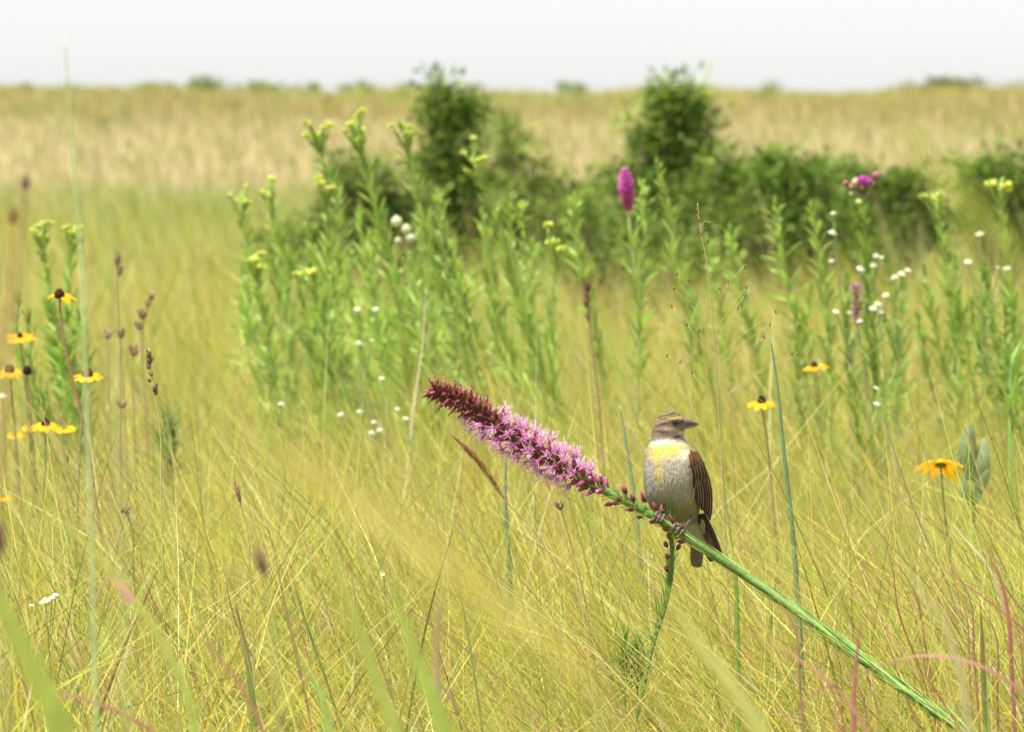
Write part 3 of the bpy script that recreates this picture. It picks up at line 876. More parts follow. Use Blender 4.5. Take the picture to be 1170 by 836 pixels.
# ------------------------------------------------------------------ bird
def build_bird():
    S = px_m(1)
    YB = D + 0.034
    base = at(768, 600, YB)
    root = thing("bird", base, "small brown bird with a yellow breast patch perched on the leaning flower stem", "bird")
    # silhouette rings: py, left, right, depth radius (px), Y offset (px), narrow
    R = [(470.9, 764.6, 767.5, 1.5, 0), (471.6, 761, 772, 6, 0), (473.3, 756.5, 777, 10, 0), (476, 752.5, 781, 12.5, 0), (479.5, 749.6, 783.4, 14, 0), (484, 747.4, 784, 15, 0), (489, 746, 783, 15.5, 0),
         (494, 745.3, 781.8, 15.5, 0), (499, 744.8, 782, 16, 0), (504, 743.8, 784, 18.5, 0), (509, 741, 787.2, 22, -1), (516, 738, 791.5, 26, -2), (526, 736.4, 795.5, 30, -3), (540, 735.4, 798.5, 32.5, -3), (555, 736.2, 800, 33, -1),
         (568, 738.6, 800, 31, 2), (580, 744, 799.5, 27, 7), (589, 751, 798, 22, 12), (596, 760, 797.5, 17, 17), (602, 771, 799, 13, 20), (609, 781, 802, 10, 22), (618, 788, 805, 6.5, 24), (626, 795, 806, 3, 25)]
    keys = np.array([r[0] for r in R])
    def ring(py):
        arr = []
        k = int(np.clip(np.searchsorted(keys, py) - 1, 0, len(R) - 2))
        t = (py - keys[k]) / (keys[k + 1] - keys[k])
        t = min(1, max(0, t))
        P0 = R[max(0, k - 1)]; P1 = R[k]; P2 = R[k + 1]; P3 = R[min(len(R) - 1, k + 2)]
        res = []
        for j in range(1, 5):
            # monotone cubic through uneven keys
            h = P2[0] - P1[0]
            m1 = (P2[j] - P0[j]) / (P2[0] - P0[0]); m2 = (P3[j] - P1[j]) / (P3[0] - P1[0]) 
            t2, t3 = t * t, t ** 3
            res.append((2 * t3 - 3 * t2 + 1) * P1[j] + (t3 - 2 * t2 + t) * h * m1 + (-2 * t3 + 3 * t2) * P2[j] + (t3 - t2) * h * m2)
        return res
    def surf(py, ang):
        """ang 0 = right, 90 = towards the camera"""
        l, r, d, off = ring(py)
        xc = (l + r) / 2; rx = (r - l) / 2
        c, s = math.cos(ang), math.sin(ang)
        e = 2 / 2.25
        cx = math.copysign(abs(c) ** e, c); sy = math.copysign(abs(s) ** e, s)
        X = xc + rx * cx
        p = at(X, py, YB)
        p.y = YB + off * S - d * S * sy
        return p, X
    def g(x, y, cx, cy, sx, sy, rot=0):
        c, s = math.cos(rot), math.sin(rot)
        dx, dy = x - cx, y - cy
        a = (dx * c + dy * s) / sx; b = (-dx * s + dy * c) / sy
        return math.exp(-(a * a + b * b))
    def plumage(x, y, ang):
        front = math.sin(ang) > -.15
        n1 = random.random()
        brown = (0.22, 0.165, 0.105); dark = (0.085, 0.058, 0.038)
        if y < 503:
            c = mixc(brown, (0.30, 0.23, 0.155), n1 * .8)
            # crown streaks
            if y < 480 - (770 - x) * .15:
                c = mixc(c, dark, .5 + .48 * math.sin((x * .35 + y * 2.0)))
            c = mixc(c, (0.24, 0.21, 0.18), .75 * max(0, min(1, (y - 488) / 8)) * (1 if x < 765 else .3))
            c = mixc(c, (0.62, 0.47, 0.14), min(1, 1.2 * g(x, y, 770, 477.0, 6.5, 1.3, -.06)))
            c = mixc(c, (0.60, 0.45, 0.20), .8 * g(x, y, 779, 476.6, 5, 1.7, .1))
            c = mixc(c, (0.07, 0.045, 0.03), min(1, 1.2 * g(x, y, 758, 483.5, 7.5, 1.4, -.25)))
            c = mixc(c, (0.06, 0.045, 0.03), .9 * g(x, y, 777, 482, 4, 1.8, 0))
            c = mixc(c, (0.55, 0.44, 0.29), 1.0 * g(x, y, 765.5, 488.5, 7.5, 2.2, .12))
            c = mixc(c, (0.11, 0.07, 0.045), .9 * g(x, y, 758, 492.5, 9, 1.5, .15))
            c = mixc(c, (0.60, 0.55, 0.46), .9 * g(x, y, 779, 492.5, 5.5, 2.2, .2))
            c = mixc(c, (0.05, 0.035, 0.03), min(1, 1.3 * g(x, y, 773, 497.0, 4.2, 1.7, -.1)))
            c = mixc(c, (0.66, 0.64, 0.56), .95 * min(1, g(x, y, 784, 497, 5, 4)))
            c = mixc(c, (0.04, 0.028, 0.02), min(1, 1.2 * g(x, y, 770.8, 481.6, 4.8, 3.3)))
            if not front and y > 485: c = mixc(c, brown, .6)
        else:
            c = mixc((0.33, 0.30, 0.24), (0.39, 0.36, 0.29), n1)
            c = mixc(c, (0.30, 0.27, 0.13), .85 * max(0, min(1, (y - 545) / 32)))
            c = mixc(c, (0.42, 0.40, 0.36), .7 * g(x, y, 738, 560, 8, 30))
            c = mixc(c, (0.30, 0.21, 0.12), .85 * max(0, min(1, (x - 784) / 9)) * max(0, min(1, (565 - y) / 20)))
            c = mixc(c, (0.52, 0.42, 0.10), .85 * g(x, y, 752, 531, 4, 15, -.05))
            c = mixc(c, (0.72, 0.52, 0.05), min(1, 1.2 * g(x, y, 764, 510, 18, 7.5, .02)) * (.6 + .4 * n1 ** .6) * (.8 + .2 * math.sin(x * .9 + y * .3)))
            c = mixc(c, (0.55, 0.44, 0.08), .7 * g(x, y, 749, 514, 7, 6))
            c = mixc(c, (0.72, 0.65, 0.50), .85 * g(x, y, 782, 514, 6, 6, .3))
            if y > 596: c = mixc(c, (0.46, 0.42, 0.24), .8)
            if not front: c = mixc((0.27, 0.20, 0.12), dark, n1 * .5)
        if 496 < y < 506:
            w = g(x, y, 759, 501.5 + abs(x - 762) * .12, 16, 2.0)
            if front: c = mixc(c, (0.70, 0.66, 0.56), min(1, .85 * w))
        return tuple(c)
    m = MB()
    NR, NS = 110, 84
    for i in range(NR + 1):
        u = i / NR
        py = R[0][0] + (R[-1][0] - R[0][0]) * (u ** 1.0 if True else u)
        # denser on top of the head
        py = 470.9 + (626 - 470.9) * (u ** 1.25)
        for k in range(NS):
            a = 2 * math.pi * k / NS
            p, X = surf(py, a)
            m.v.append(tuple(p - base)); m.c.append(vary(plumage(X, py, a), .06))
    for i in range(NR):
        for k in range(NS):
            k2 = (k + 1) % NS
            m.f.append((i * NS + k, (i + 1) * NS + k, (i + 1) * NS + k2, i * NS + k2))
    m.f.append(tuple(range(NS))); m.f.append(tuple(NR * NS + k for k in range(NS - 1, -1, -1)))
    # feather barbs lying on the skin
    for i in range(17000):
        py = 471.2 + (622 - 471.2) * random.random() ** 1.1
        a = random.uniform(0, 2 * math.pi)
        p, X = surf(py, a)
        if X > 779 and 474 < py < 492 and math.sin(a) > -2: 
            if X > 781.5: continue
        # outward normal estimate
        p2, _ = surf(py, a + .05); p3, _ = surf(min(626, py + .8), a)
        nrm = (p3 - p).cross(p2 - p).normalized()
        cen = at((ring(py)[0] + ring(py)[1]) / 2, py, YB)
        if nrm.dot(p - Vector((cen.x, YB + ring(py)[3] * S, cen.z))) < 0: nrm = -nrm
        head = py < 500
        if head and math.hypot(X - 771, py - 481.5) < 3.4 and math.sin(a) > 0: continue
        if head:
            fl = Vector((-.9, .15, -.35)) if py < 492 else Vector((-.35, 0, -1))
            if py < 476: fl = Vector((-1, .0, -.1))
        else:
            fl = Vector((random.uniform(-.25, .25), 0, -1))
        fl = (fl - nrm * fl.dot(nrm)).normalized()
        L = S * (random.uniform(2.2, 3.8) if head else random.uniform(4, 8))
        lift = .10 if head else .09
        c = vary(plumage(X, py, a), .32 if py < 500 else .15)
        e = p + fl * L + nrm * L * lift
        sd = fl.cross(nrm)
        w = S * (random.uniform(.55, .95) if head else random.uniform(.8, 1.5))
        o = len(m.v)
        q0 = p - base + nrm * S * .05; q1 = p.lerp(e, .55) - base + nrm * S * .15; q2 = e - base
        m.v += [tuple(q0 - sd * w * .4), tuple(q0 + sd * w * .4), tuple(q1 - sd * w * .5), tuple(q1 + sd * w * .5), tuple(q2)]
        m.c += [c] * 5
        m.f += [(o, o + 1, o + 3, o + 2), (o + 2, o + 3, o + 4)]
    m.build("body", M_FEATHER, root)

    # beak
    def loft(rings, cols, name, mat, seg=18):
        b = MB()
        for (c, ry, rz), col in zip(rings, cols):
            for k in range(seg):
                t = 2 * math.pi * k / seg
                b.v.append(tuple(Vector(c) + Vector((0, math.cos(t) * ry, math.sin(t) * rz)))); b.c.append(col)
        for i in range(len(rings) - 1):
            for k in range(seg):
                k2 = (k + 1) % seg
                b.f.append((i * seg + k, i * seg + k2, (i + 1) * seg + k2, (i + 1) * seg + k))
        b.f.append(tuple(range(seg - 1, -1, -1))); b.f.append(tuple((len(rings) - 1) * seg + k for k in range(seg)))
        return b.build(name, mat, root)
    # upper mandible: culmen curved; lower mandible
    ub = []; uc = []; lb = []; lc = []
    for i in range(12):
        u = i / 11
        x = 777 + (798.6 - 777) * u
        top = 476.2 + 8.1 * u ** 1.9
        cut = 485.6 - .9 * u + 0.6 * math.sin(u * 3)
        bot = 491.2 - 5.4 * u ** 1.1
        if u > .95: top, bot, cut = 484.3, 485.6, 485.0
        c = at(x, (top + cut) / 2, YB - .0); c.y = YB - S * 1.5
        ub.append((c - base, S * max(.5, 6.6 * (1 - u ** 1.4)), S * max(.4, abs(cut - top) / 2)))
        uc.append(vary(mixc((0.17, 0.135, 0.12), (0.09, 0.075, 0.07), max(0, u * 1.2 - .2)), .05))
        if u < .93:
            c2 = at(x, (bot + cut) / 2 + .15, YB); c2.y = YB - S * 1.5
            lb.append((c2 - base, S * max(.4, 5.6 * (1 - u ** 1.3)), S * max(.3, abs(bot - cut) / 2)))
            lc.append(vary(mixc((0.30, 0.225, 0.20), (0.17, 0.13, 0.125), u), .05))
    loft(ub, uc, "upper_beak", M_HORN)
    loft(lb, lc, "lower_beak", M_HORN)
    nb = MB()
    nc = at(785.8, 478.6, YB) - base; nc.y = -S * 7.6
    # eye
    ex, ey = 770.9, 481.4
    l, r, d, off = ring(ey)
    rx = (r - l) / 2; xc = (l + r) / 2
    fy = d * (1 - abs((ex - xc) / rx) ** 2.25) ** (1 / 2.25)
    ec = at(ex, ey, YB) - base; ec.y = off * S - fy * S - S * .7
    e = MB()
    seg = 16
    for i in range(11):
        ph = math.pi * i / 10
        for k in range(seg):
            t = 2 * math.pi * k / seg
            e.v.append((ec.x + S * 3.3 * math.sin(ph) * math.cos(t), ec.y + S * 2.2 * math.sin(ph) * math.sin(t), ec.z + S * 3.0 * math.cos(ph))); e.c.append((0.012, 0.008, 0.006))
    for i in range(10):
        for k in range(seg):
            k2 = (k + 1) % seg
            e.f.append((i * seg + k, i * seg + k2, (i + 1) * seg + k2, (i + 1) * seg + k))
    e.build("eye", M_EYE, root)

    # feathers
    def feather(mb, p0, p1, w, side, ccen, cedge, bend=Vector((0, 0, 0)), n=9, round_=True, lift=0.0):
        """vane with dark centre and pale edges"""
        pth = spline([p0, p0.lerp(p1, .5) + bend, p1], n)
        vs = []; cs = []; fs = []
        side = Vector(side)
        for i, p in enumerate(pth):
            t = (pth[min(i + 1, n - 1)] - pth[max(i - 1, 0)]).normalized()
            s = (side - t * side.dot(t)).normalized(); nn = t.cross(s)
            u = i / (n - 1)
            ww = w * (.45 + .55 * min(1, u * 3)) * (math.sqrt(max(0.02, 1 - max(0, (u - .72) / .29) ** 2)))
            for q, cc in ((-1, cedge), (-.74, mixc(cedge, ccen, .25)), (-.6, ccen), (0, mixc(ccen, (0.02, .015, .01), .25)), (.62, ccen), (1, cedge)):
                vs.append(p + s * q * ww / 2 - nn * (q * q) * ww * .10); cs.append(vary(cc, .08))
        for i in range(n - 1):
            for k in range(5):
                a = i * 6 + k
                fs.append((a, a + 1, a + 7, a + 6))
        mb.add(vs, fs, cs)
    BR = (0.045, 0.03, 0.02); BUFF = (0.26, 0.17, 0.095); RUF = (0.24, 0.11, 0.045); PALE = (0.34, 0.23, 0.13)
    def wp(x, y, yo):
        p = at(x, y, YB); p.y = YB + yo * S
        return p - base
    # near wing (bird's left, on the right of the picture): runs over the flank
    w = MB()
    sideW = Vector((1, .55, .1)).normalized()
    # under sheet of flight feathers, drawn from the outermost to the front
    for i in range(7):
        t = i / 6
        b0 = wp(803 - 15 * t, 527 + 4 * t, 6 - 35 * t)
        e0 = wp(811.6 - 15.5 * t ** 1.2 + random.uniform(-.6, .6), 595 - 19 * t, 8 - 27 * t)
        feather(w, b0, e0, S * 7.4, sideW, vary(BR, .3), vary(PALE, .5), bend=Vector((S * 4.2 * (1 - t * .6), 0, 0)), n=12)
    for i in range(5):   # greater coverts
        t = i / 4
        b0 = wp(799 - 12 * t, 521 + 3 * t, 2 - 31 * t); e0 = wp(806.5 - 15.5 * t + random.uniform(-.8, .8), 558 - 5 * t + random.uniform(-3, 3), 1 - 31 * t)
        feather(w, b0, e0, S * 6.2, sideW, vary(BR, .2), vary(PALE, .15), bend=Vector((S * 2.6, -S * .8, 0)), n=9)
    for i in range(5):   # median coverts
        t = i / 4
        b0 = wp(796 - 9.5 * t, 515 + 2 * t, 0 - 27 * t); e0 = wp(802.5 - 14 * t + random.uniform(-.8, .8), 537 - 3 * t + random.uniform(-2, 2), -1.5 - 29 * t)
        feather(w, b0, e0, S * 5.6, sideW, vary(mixc(BR, RUF, .4), .2), vary(mixc(PALE, RUF, .25), .15), bend=Vector((S * 1.6, -S * .8, 0)), n=8)
    for i in range(16):  # rufous shoulder
        x = random.uniform(787.5, 796.5); y = 509 + (x - 787) * .8 + random.uniform(0, 9)
        yo = -2 - (797 - x) * 2.3 - 1.5
        b0 = wp(x, y, yo); e0 = wp(x + 2.2, y + 9, yo - 1)
        feather(w, b0, e0, S * 4.2, sideW, vary(mixc(BR, RUF, .75), .2), vary(mixc(BUFF, RUF, .5), .2), n=6)
    w.build("wing", M_FEATHER, root)
    # far wing: mirrored on the hidden back, just peeping out at the left
    w2 = MB()
    for i in range(9):
        t = i / 8
        feather(w2, wp(741 + 9 * t, 518, 14 + 14 * t), wp(760 + 20 * t, 596 - 8 * t, 34 + 3 * t), S * 7, Vector((.6, 1, 0)), vary(BR, .2), vary(BUFF, .2), bend=Vector((-S * 2, S * 4, 0)), n=10)
    w2.build("wing", M_FEATHER, root)
    # mantle between the wings
    mt = MB()
    for i in range(120):
        x = random.uniform(752, 788); y = random.uniform(512, 575)
        feather(mt, wp(x, y, 24 + 6 * math.sin((y - 495) / 90 * 3.1)), wp(x + random.uniform(-2, 2), y + 14, 27 + 7 * math.sin((y - 485) / 90 * 3.1)), S * 5, Vector((1, 0, 0)), vary(BR, .2), vary(BUFF, .2), n=6)
    mt.build("mantle", M_FEATHER, root)
    # tail: two lobes of long feathers
    tl = MB()
    for i in range(12):
        t = i / 11
        if t < .45:
            q = t / .45
            b0 = wp(795 + 5 * q, 594, 18 + q * 2); e0 = wp(792.5 + 11 * q, 648.5 + 1.5 * math.sin(q * 3), 22 + 3 * q)
            cc, ce = vary((0.17, 0.12, 0.075), .15), vary((0.27, 0.20, 0.12), .15)
        else:
            q = (t - .45) / .55
            b0 = wp(799 + 6 * q, 588, 16 + 2 * q); e0 = wp(813 + 12.5 * q, 643.5 - 4 * q, 26 - 4 * q)
            cc, ce = vary((0.075, 0.05, 0.032), .15), vary((0.17, 0.12, 0.075), .15)
        feather(tl, b0, e0, S * 8.0, Vector((1, .15, 0)), cc, ce, bend=Vector((0, S * 1.5, 0)), n=12)
    for i in range(50):  # under-tail coverts, pale olive
        x = random.uniform(785, 803); y = random.uniform(592, 616)
        feather(tl, wp(x, y, 12 + (y - 592) * .3), wp(x + 3, y + 12, 15 + (y - 592) * .3), S * 4.5, Vector((1, 0, 0)), vary((0.30, 0.27, 0.13), .15), vary((0.38, 0.34, 0.18), .15), n=5)
    tl.build("tail", M_FEATHER, root)

    # legs and feet: (tarsus path), toes wrap the stem
    LEGC = (0.11, 0.075, 0.065)
    def stem_pt(x):
        # axis of the perch at pixel x
        return at(x, np.interp(x, [690, 730, 770, 800, 850], [560, 580, 604, 624, 656]), D)
    def foot(cx, tarsus, toes, name="leg"):
        f = MB()
        f.tube(spline([v - base for v in tarsus], 8), [S * 2.3, S * 1.9, S * 1.6, S * 1.5, S * 1.45, S * 1.4, S * 1.5, S * 1.6], [vary(LEGC, .1) for _ in range(8)], 8)
        hub = tarsus[-1]
        for (dx, rad, side_, span) in toes:
            c = stem_pt(cx + dx)
            tanv = (stem_pt(cx + dx + 3) - stem_pt(cx + dx - 3)).normalized()
            pth = [hub]
            upv = tanv.cross(Vector((0, 1, 0))).normalized()
            if upv.z < 0: upv = -upv
            fw = Vector((0, -1, 0)) * side_
            rr = S * rad
            for k in range(7):
                th = math.radians(15 + (span - 15) * k / 6)
                pth.append(c + upv * math.cos(th) * rr + fw * math.sin(th) * rr + tanv * S * (-.5 * k * (1 if dx >= 0 else -1) * .3))
            pp = spline([v - base for v in pth], 18)
            rads = [S * (2.0 - .4 * k / 17 + .28 * (1 if k in (6, 7, 11, 12) else 0)) for k in range(14)] + [S * .95, S * .7, S * .45, S * .18]
            cols = [vary(LEGC, .12) for _ in range(14)] + [(0.07, 0.05, 0.045)] * 4
            f.tube(pp, rads, cols, 8)
        f.build(name, M_HORN, root)
    foot(752, [at(756, 578, YB - .012), at(755.5, 580, D - .002), stem_pt(754) + Vector((0, -.003, .0065))],
         [(-5, 6.6, 1, 150), (-1, 6.8, 1, 165), (3, 6.6, 1, 140), (0, 6.4, -1, 120)])
    foot(775, [at(790.5, 590, YB - .012), at(785, 598, D + .004), at(779, 603.5, D - .003), stem_pt(777) + Vector((0, -.004, .007))],
         [(-7, 6.6, 1, 130), (-2, 6.8, 1, 165), (3, 6.6, 1, 150), (-1, 6.4, -1, 120)])
build_bird()

# ------------------------------------------------------------------ brown-centred yellow flowers
YEL = (0.85, 0.44, 0.01)
def coneflower(px, py, Y, label, stem, R=15, cone=5, conec=(0.10, 0.035, 0.025), n=9, droop=.1, tilt=(0, -.24), petc=YEL, conelen=1.2, skip=(), group="brown-centred yellow flowers", pw=8.5, under=False, stemc=(0.26, 0.25, 0.12), sr=1.1):
    S = px_m(1, Y)
    pts = [at(px, py + 2, Y)] + [at(a, b, Y) for a, b in stem]
    pts = to_ground(pts, Y); path = spline(pts, 22)
    base = path[-1].copy(); conec = tuple(c * .6 for c in conec)
    root = thing("coneflower", base, label, "wildflower", group)
    loc = [p - base for p in path]
    m = MB(); m.tube(loc, [S * sr * (1 + .4 * i / 22) for i in range(22)], vary(stemc), 6)
    ax = Vector((tilt[0], tilt[1], 1)).normalized()
    top = loc[0]
    m.ovoid(top - ax * S * 3, ax, S * cone * .8, S * 3.5, vary((0.16, 0.24, 0.07)), seg=8, rings=4)
    u = ax.orthogonal().normalized(); v = ax.cross(u)
    for k in range(10):   # sepals
        a = k * .628; o = u * math.cos(a) + v * math.sin(a)
        m.blade([top, top + o * S * cone * .9 - ax * S * 1, top + o * S * cone * 1.5 - ax * S * 3], S * 2.2, ax.cross(o), vary((0.16, 0.25, 0.07), .15))
    m.build("stem", M_STEM, root)
    c = MB()
    c.ovoid(top - ax * S * .5, ax, S * cone, S * cone * 1.5 * conelen, conec, seg=14, rings=8, prof=lambda t: math.sqrt(max(0.01, 1 - (max(0, t - .25) / .76) ** 2)) * (.85 + .15 * min(1, t * 4)))
    for k in range(90):   # disc florets
        t = (k + .5) / 90; a = k * 2.4
        rr = S * cone * math.sqrt(max(0, 1 - (t * .98) ** 2)) * .98
        p = top + ax * S * cone * 1.4 * conelen * t + (u * math.cos(a) + v * math.sin(a)) * rr
        d = ((u * math.cos(a) + v * math.sin(a)) * (1 - t) + ax * (t + .3)).normalized()
        c.tube([p - d * S * .3, p + d * S * .9], [S * .45, S * .3], vary(mixc(conec, (0.25, 0.12, 0.05), random.random() * .5), .3), 4)
    c.build("cone", M_SEED, root)
    if n:
        p = MB()
        for k in range(n):
            if k in skip: continue
            a = k * 2 * math.pi / n + random.uniform(-.12, .12); o = u * math.cos(a) + v * math.sin(a)
            L = S * R * random.uniform(.85, 1.1); dr = droop + random.uniform(-.12, .12)
            b = top + o * S * cone * .7 + ax * S * .6
            e = b + o * L - ax * L * dr; md = b + o * L * .5 + ax * L * (.08 - dr * .3)
            p.blade(spline([b, md, e], 7), S * pw * random.uniform(.85, 1.15), ax.cross(o), vary(petc, .12), fold=-.25, prof=lambda t: (.45 + .55 * math.sin(math.pi * min(1, .15 + t * .72))) * (1 if t < .95 else .6))
        p.build("petals", M_PETAL, root)
    return root
coneflower(68, 337, 6.6, "topmost brown-centred flower with only its right petals still yellow, on a tall reddish stem", [(70, 370), (80, 420), (92, 470)], R=16, cone=6, n=8, droop=.3, skip=(3, 4, 5), stemc=(0.30, 0.17, 0.10), sr=1.5, conelen=1.1)
coneflower(23, 384, 7.6, "yellow flower with flat petals below and left of the topmost one", [(27, 420), (32, 480)], R=15, cone=3.6, n=9, droop=.05)
coneflower(11, 423, 7.0, "dark-coned flower cut by the left edge with drooping yellow petals", [(14, 460), (18, 500)], R=14, cone=5.5, n=8, droop=.25, conelen=1.1)
coneflower(31, 424, 7.0, "black bare seed cone without petals beside the flower at the left edge", [(34, 460), (38, 510)], cone=5, n=0, conec=(0.05, 0.03, 0.025), stemc=(0.26, 0.16, 0.10), conelen=1.2)
coneflower(100, 428, 6.4, "single yellow flower with a domed maroon cone below the topmost one", [(97, 450), (92, 500), (90, 540)], R=13, cone=6.4, conec=(0.16, 0.03, 0.03), n=9, droop=.22, conelen=1.1)
coneflower(52, 484, 6.6, "brown-coned flower at the left end of the lowest yellow pair", [(52, 520), (50, 560)], R=14, cone=5, n=9, droop=.25, conec=(0.08, 0.03, 0.02))
coneflower(74, 488, 6.8, "yellow flower without a visible cone at the right end of the lowest yellow pair", [(74, 520), (76, 570)], R=12, cone=3, n=9, droop=.1, conelen=.5, conec=(0.6, 0.35, 0.03))
coneflower(17, 495, 7.8, "faint small yellow flower under the left edge group", [(19, 530), (20, 570)], R=9, cone=2.5, n=8, droop=.15, conelen=.6, conec=(0.5, 0.3, 0.03))
coneflower(34, 487, 8.2, "pale orange blurred flower just left of the lowest yellow pair", [(36, 520), (38, 560)], R=8, cone=2.5, n=8, droop=.15, conelen=.6, conec=(0.5, 0.3, 0.03))
coneflower(3, 566, 7.2, "small yellow flower cut by the left edge, lowest of all", [(4, 600), (6, 640)], R=10, cone=3, n=8, droop=.15, conelen=.6, conec=(0.5, 0.3, 0.03))
coneflower(870, 458, 6.5, "yellow flower with a dark cone just left of the tall teal grass stalk", [(876, 500), (882, 560)], R=13, cone=5, n=9, droop=.35, conec=(0.06, 0.03, 0.02), stemc=(0.32, 0.2, 0.14))
coneflower(931, 418, 8.2, "thin sideways yellow flower with a dark cone right of the tall teal grass stalk", [(934, 450), (938, 500)], R=13, cone=4, n=8, droop=.1, conec=(0.06, 0.03, 0.02), tilt=(-.15, -.1), conelen=1.3)
coneflower(1075, 529, 5.9, "large yellow flower seen from its green underside near the right edge", [(1078, 570), (1086, 640), (1092, 700)], R=25, cone=6, n=12, droop=.28, tilt=(.05, .5), pw=8, conelen=.7, conec=(0.35, 0.22, 0.03), stemc=(0.2, 0.27, 0.1), sr=1.2)

# ------------------------------------------------------------------ small white flowers
def white_plant(heads, Y, label, base_px, r=4, name="fleabane", cat="wildflower", col=(0.82, 0.82, 0.78), group="small white wildflowers", ball=False, flat=.45):
    S = px_m(1, Y)
    bp = at(base_px[0], base_px[1], Y); pts0 = to_ground([at(heads[0][0], heads[0][1], Y), bp], Y)
    base = pts0[-1].copy(); root = thing(name, base, label, cat, group)
    m = MB(); h = MB()
    for i, hd in enumerate(heads):
        h = MB()
        x, y = hd[0], hd[1]; rr = hd[2] if len(hd) > 2 else r
        p = at(x, y, Y) - base
        if i == 0:
            path = spline([p] + [q - base for q in pts0[1:]], 14)
            m.tube(path, S * .9, (0.24, 0.30, 0.12), 5); main = path
        else:
            j = random.randint(3, 8); 
            m.tube(spline([p, p.lerp(main[j], .5) + Vector((0, 0, -S * 3)), main[j]], 7), S * .6, (0.24, 0.30, 0.12), 5)
        if ball:
            h.ovoid(p - Vector((0, 0, S * rr)), (0, 0, 1), S * rr, S * rr * 2, vary(col, .05), seg=12, rings=8)
            for k in range(60):
                d = Vector([random.gauss(0, 1) for _ in range(3)]).normalized()
                h.tube([p + d * S * rr * .85, p + d * S * rr * 1.12], [S * .5, S * .3], vary(col, .1), 4)
        else:
            tilt = Vector((random.uniform(-.3, .3), random.uniform(-.6, -.1), 1)).normalized()
            u = tilt.orthogonal().normalized(); v = tilt.cross(u)
            for k in range(13):
                a = k * 2 * math.pi / 13; o = u * math.cos(a) + v * math.sin(a)
                h.blade([p, p + o * S * rr * .6 + tilt * S * .4, p + o * S * rr * 1.15], S * rr * .5, tilt.cross(o), vary(col, .05), fold=.1, basew=.6)
            h.ovoid(p - tilt * S * .5, tilt, S * rr * .5, S * rr * flat * 1.6, vary((0.85, 0.82, 0.6), .05), seg=8, rings=4)
        h.build("flower_head", M_PETAL, root)
    m.build("stem", M_STEM, root)
white_plant([(52, 686, 7), (36, 691, 3), (64, 679, 3.5), (60, 682, 4)], 4.7, "sharp white flower with two tiny buds in the grass at the lower left", (57, 760), r=7)
white_plant([(453, 253, 6.5), (464, 262, 6), (455, 275, 4.5), (469, 272, 6.5)], 9.0, "cluster of round cream seed balls in front of the tall weeds", (476, 400), r=6, ball=True, name="rattlesnake_master", col=(0.72, 0.70, 0.52), group=None)
white_plant([(408, 353, 4), (429, 353, 4)], 8.6, "pair of level white flowers in the middle of the dense weed patch", (420, 440))
white_plant([(410, 392, 4.5), (425, 389, 2.5)], 8.4, "white flower with one pale bud right below the level pair", (412, 460))
white_plant([(436, 432, 3.5)], 8.2, "single small white flower directly above left of the faded spike tip", (440, 490))
white_plant([(321, 461, 4)], 7.8, "lone white dot of a flower at the left foot of the dense weed patch", (324, 520))
white_plant([(411, 470, 4), (389, 473, 3.5)], 7.8, "two white flowers on one thin stem left of the faded spike tip", (406, 520))
white_plant([(427, 482, 3.5), (433, 491, 4), (425, 494, 4)], 7.6, "tight trio of white flowers below left of the faded spike tip", (434, 530))
white_plant([(464, 478, 4), (454, 467, 3)], 7.6, "faint white flower nearly touching the faded spike tip", (470, 520))
white_plant([(438, 656, 2.5)], 5.4, "tiny white flower speck in the middle of the lower grass", (441, 700))
white_plant([(952, 244, 4), (951, 266, 5.5), (950, 298, 3)], 8.4, "highest two white flowers on a curved stem left of the ironweed", (965, 380))
white_plant([(983, 307, 5), (997, 303, 5.5), (1000, 292, 4), (1007, 294, 3)], 8.2, "group of white flowers just below the magenta ironweed bloom", (992, 380), r=5)
white_plant([(1022, 317, 5), (1030, 313, 5), (1037, 309, 4.5)], 8.2, "slanting row of white flowers forming a short dash right of the ironweed stem", (1024, 400))
white_plant([(1003, 347, 4.5), (998, 352, 5), (1006, 356, 4.5), (1012, 337, 4)], 8.0, "cluster of white flowers beside the faded pink spike", (1010, 420))
white_plant([(955, 356, 4), (970, 357, 3), (982, 367, 3.5)], 8.0, "row of small white flowers at the foot of the faded pink spike", (975, 420))
white_plant([(1120, 267, 5.5)], 8.4, "white flower beside the blurred plume near the right edge", (1122, 380))
white_plant([(1106, 299, 4.5), (1151, 306, 4.5), (1140, 305, 2)], 8.4, "two widely spaced white flowers on forked stems near the right edge", (1128, 400))
white_plant([(1002, 461, 4), (1001, 443, 3)], 7.4, "low white flower in the grass above left of the large yellow flower", (1006, 520))
white_plant([(3, 452, 4.5)], 7.2, "white flower cut by the left edge under the bare black cone", (6, 520))

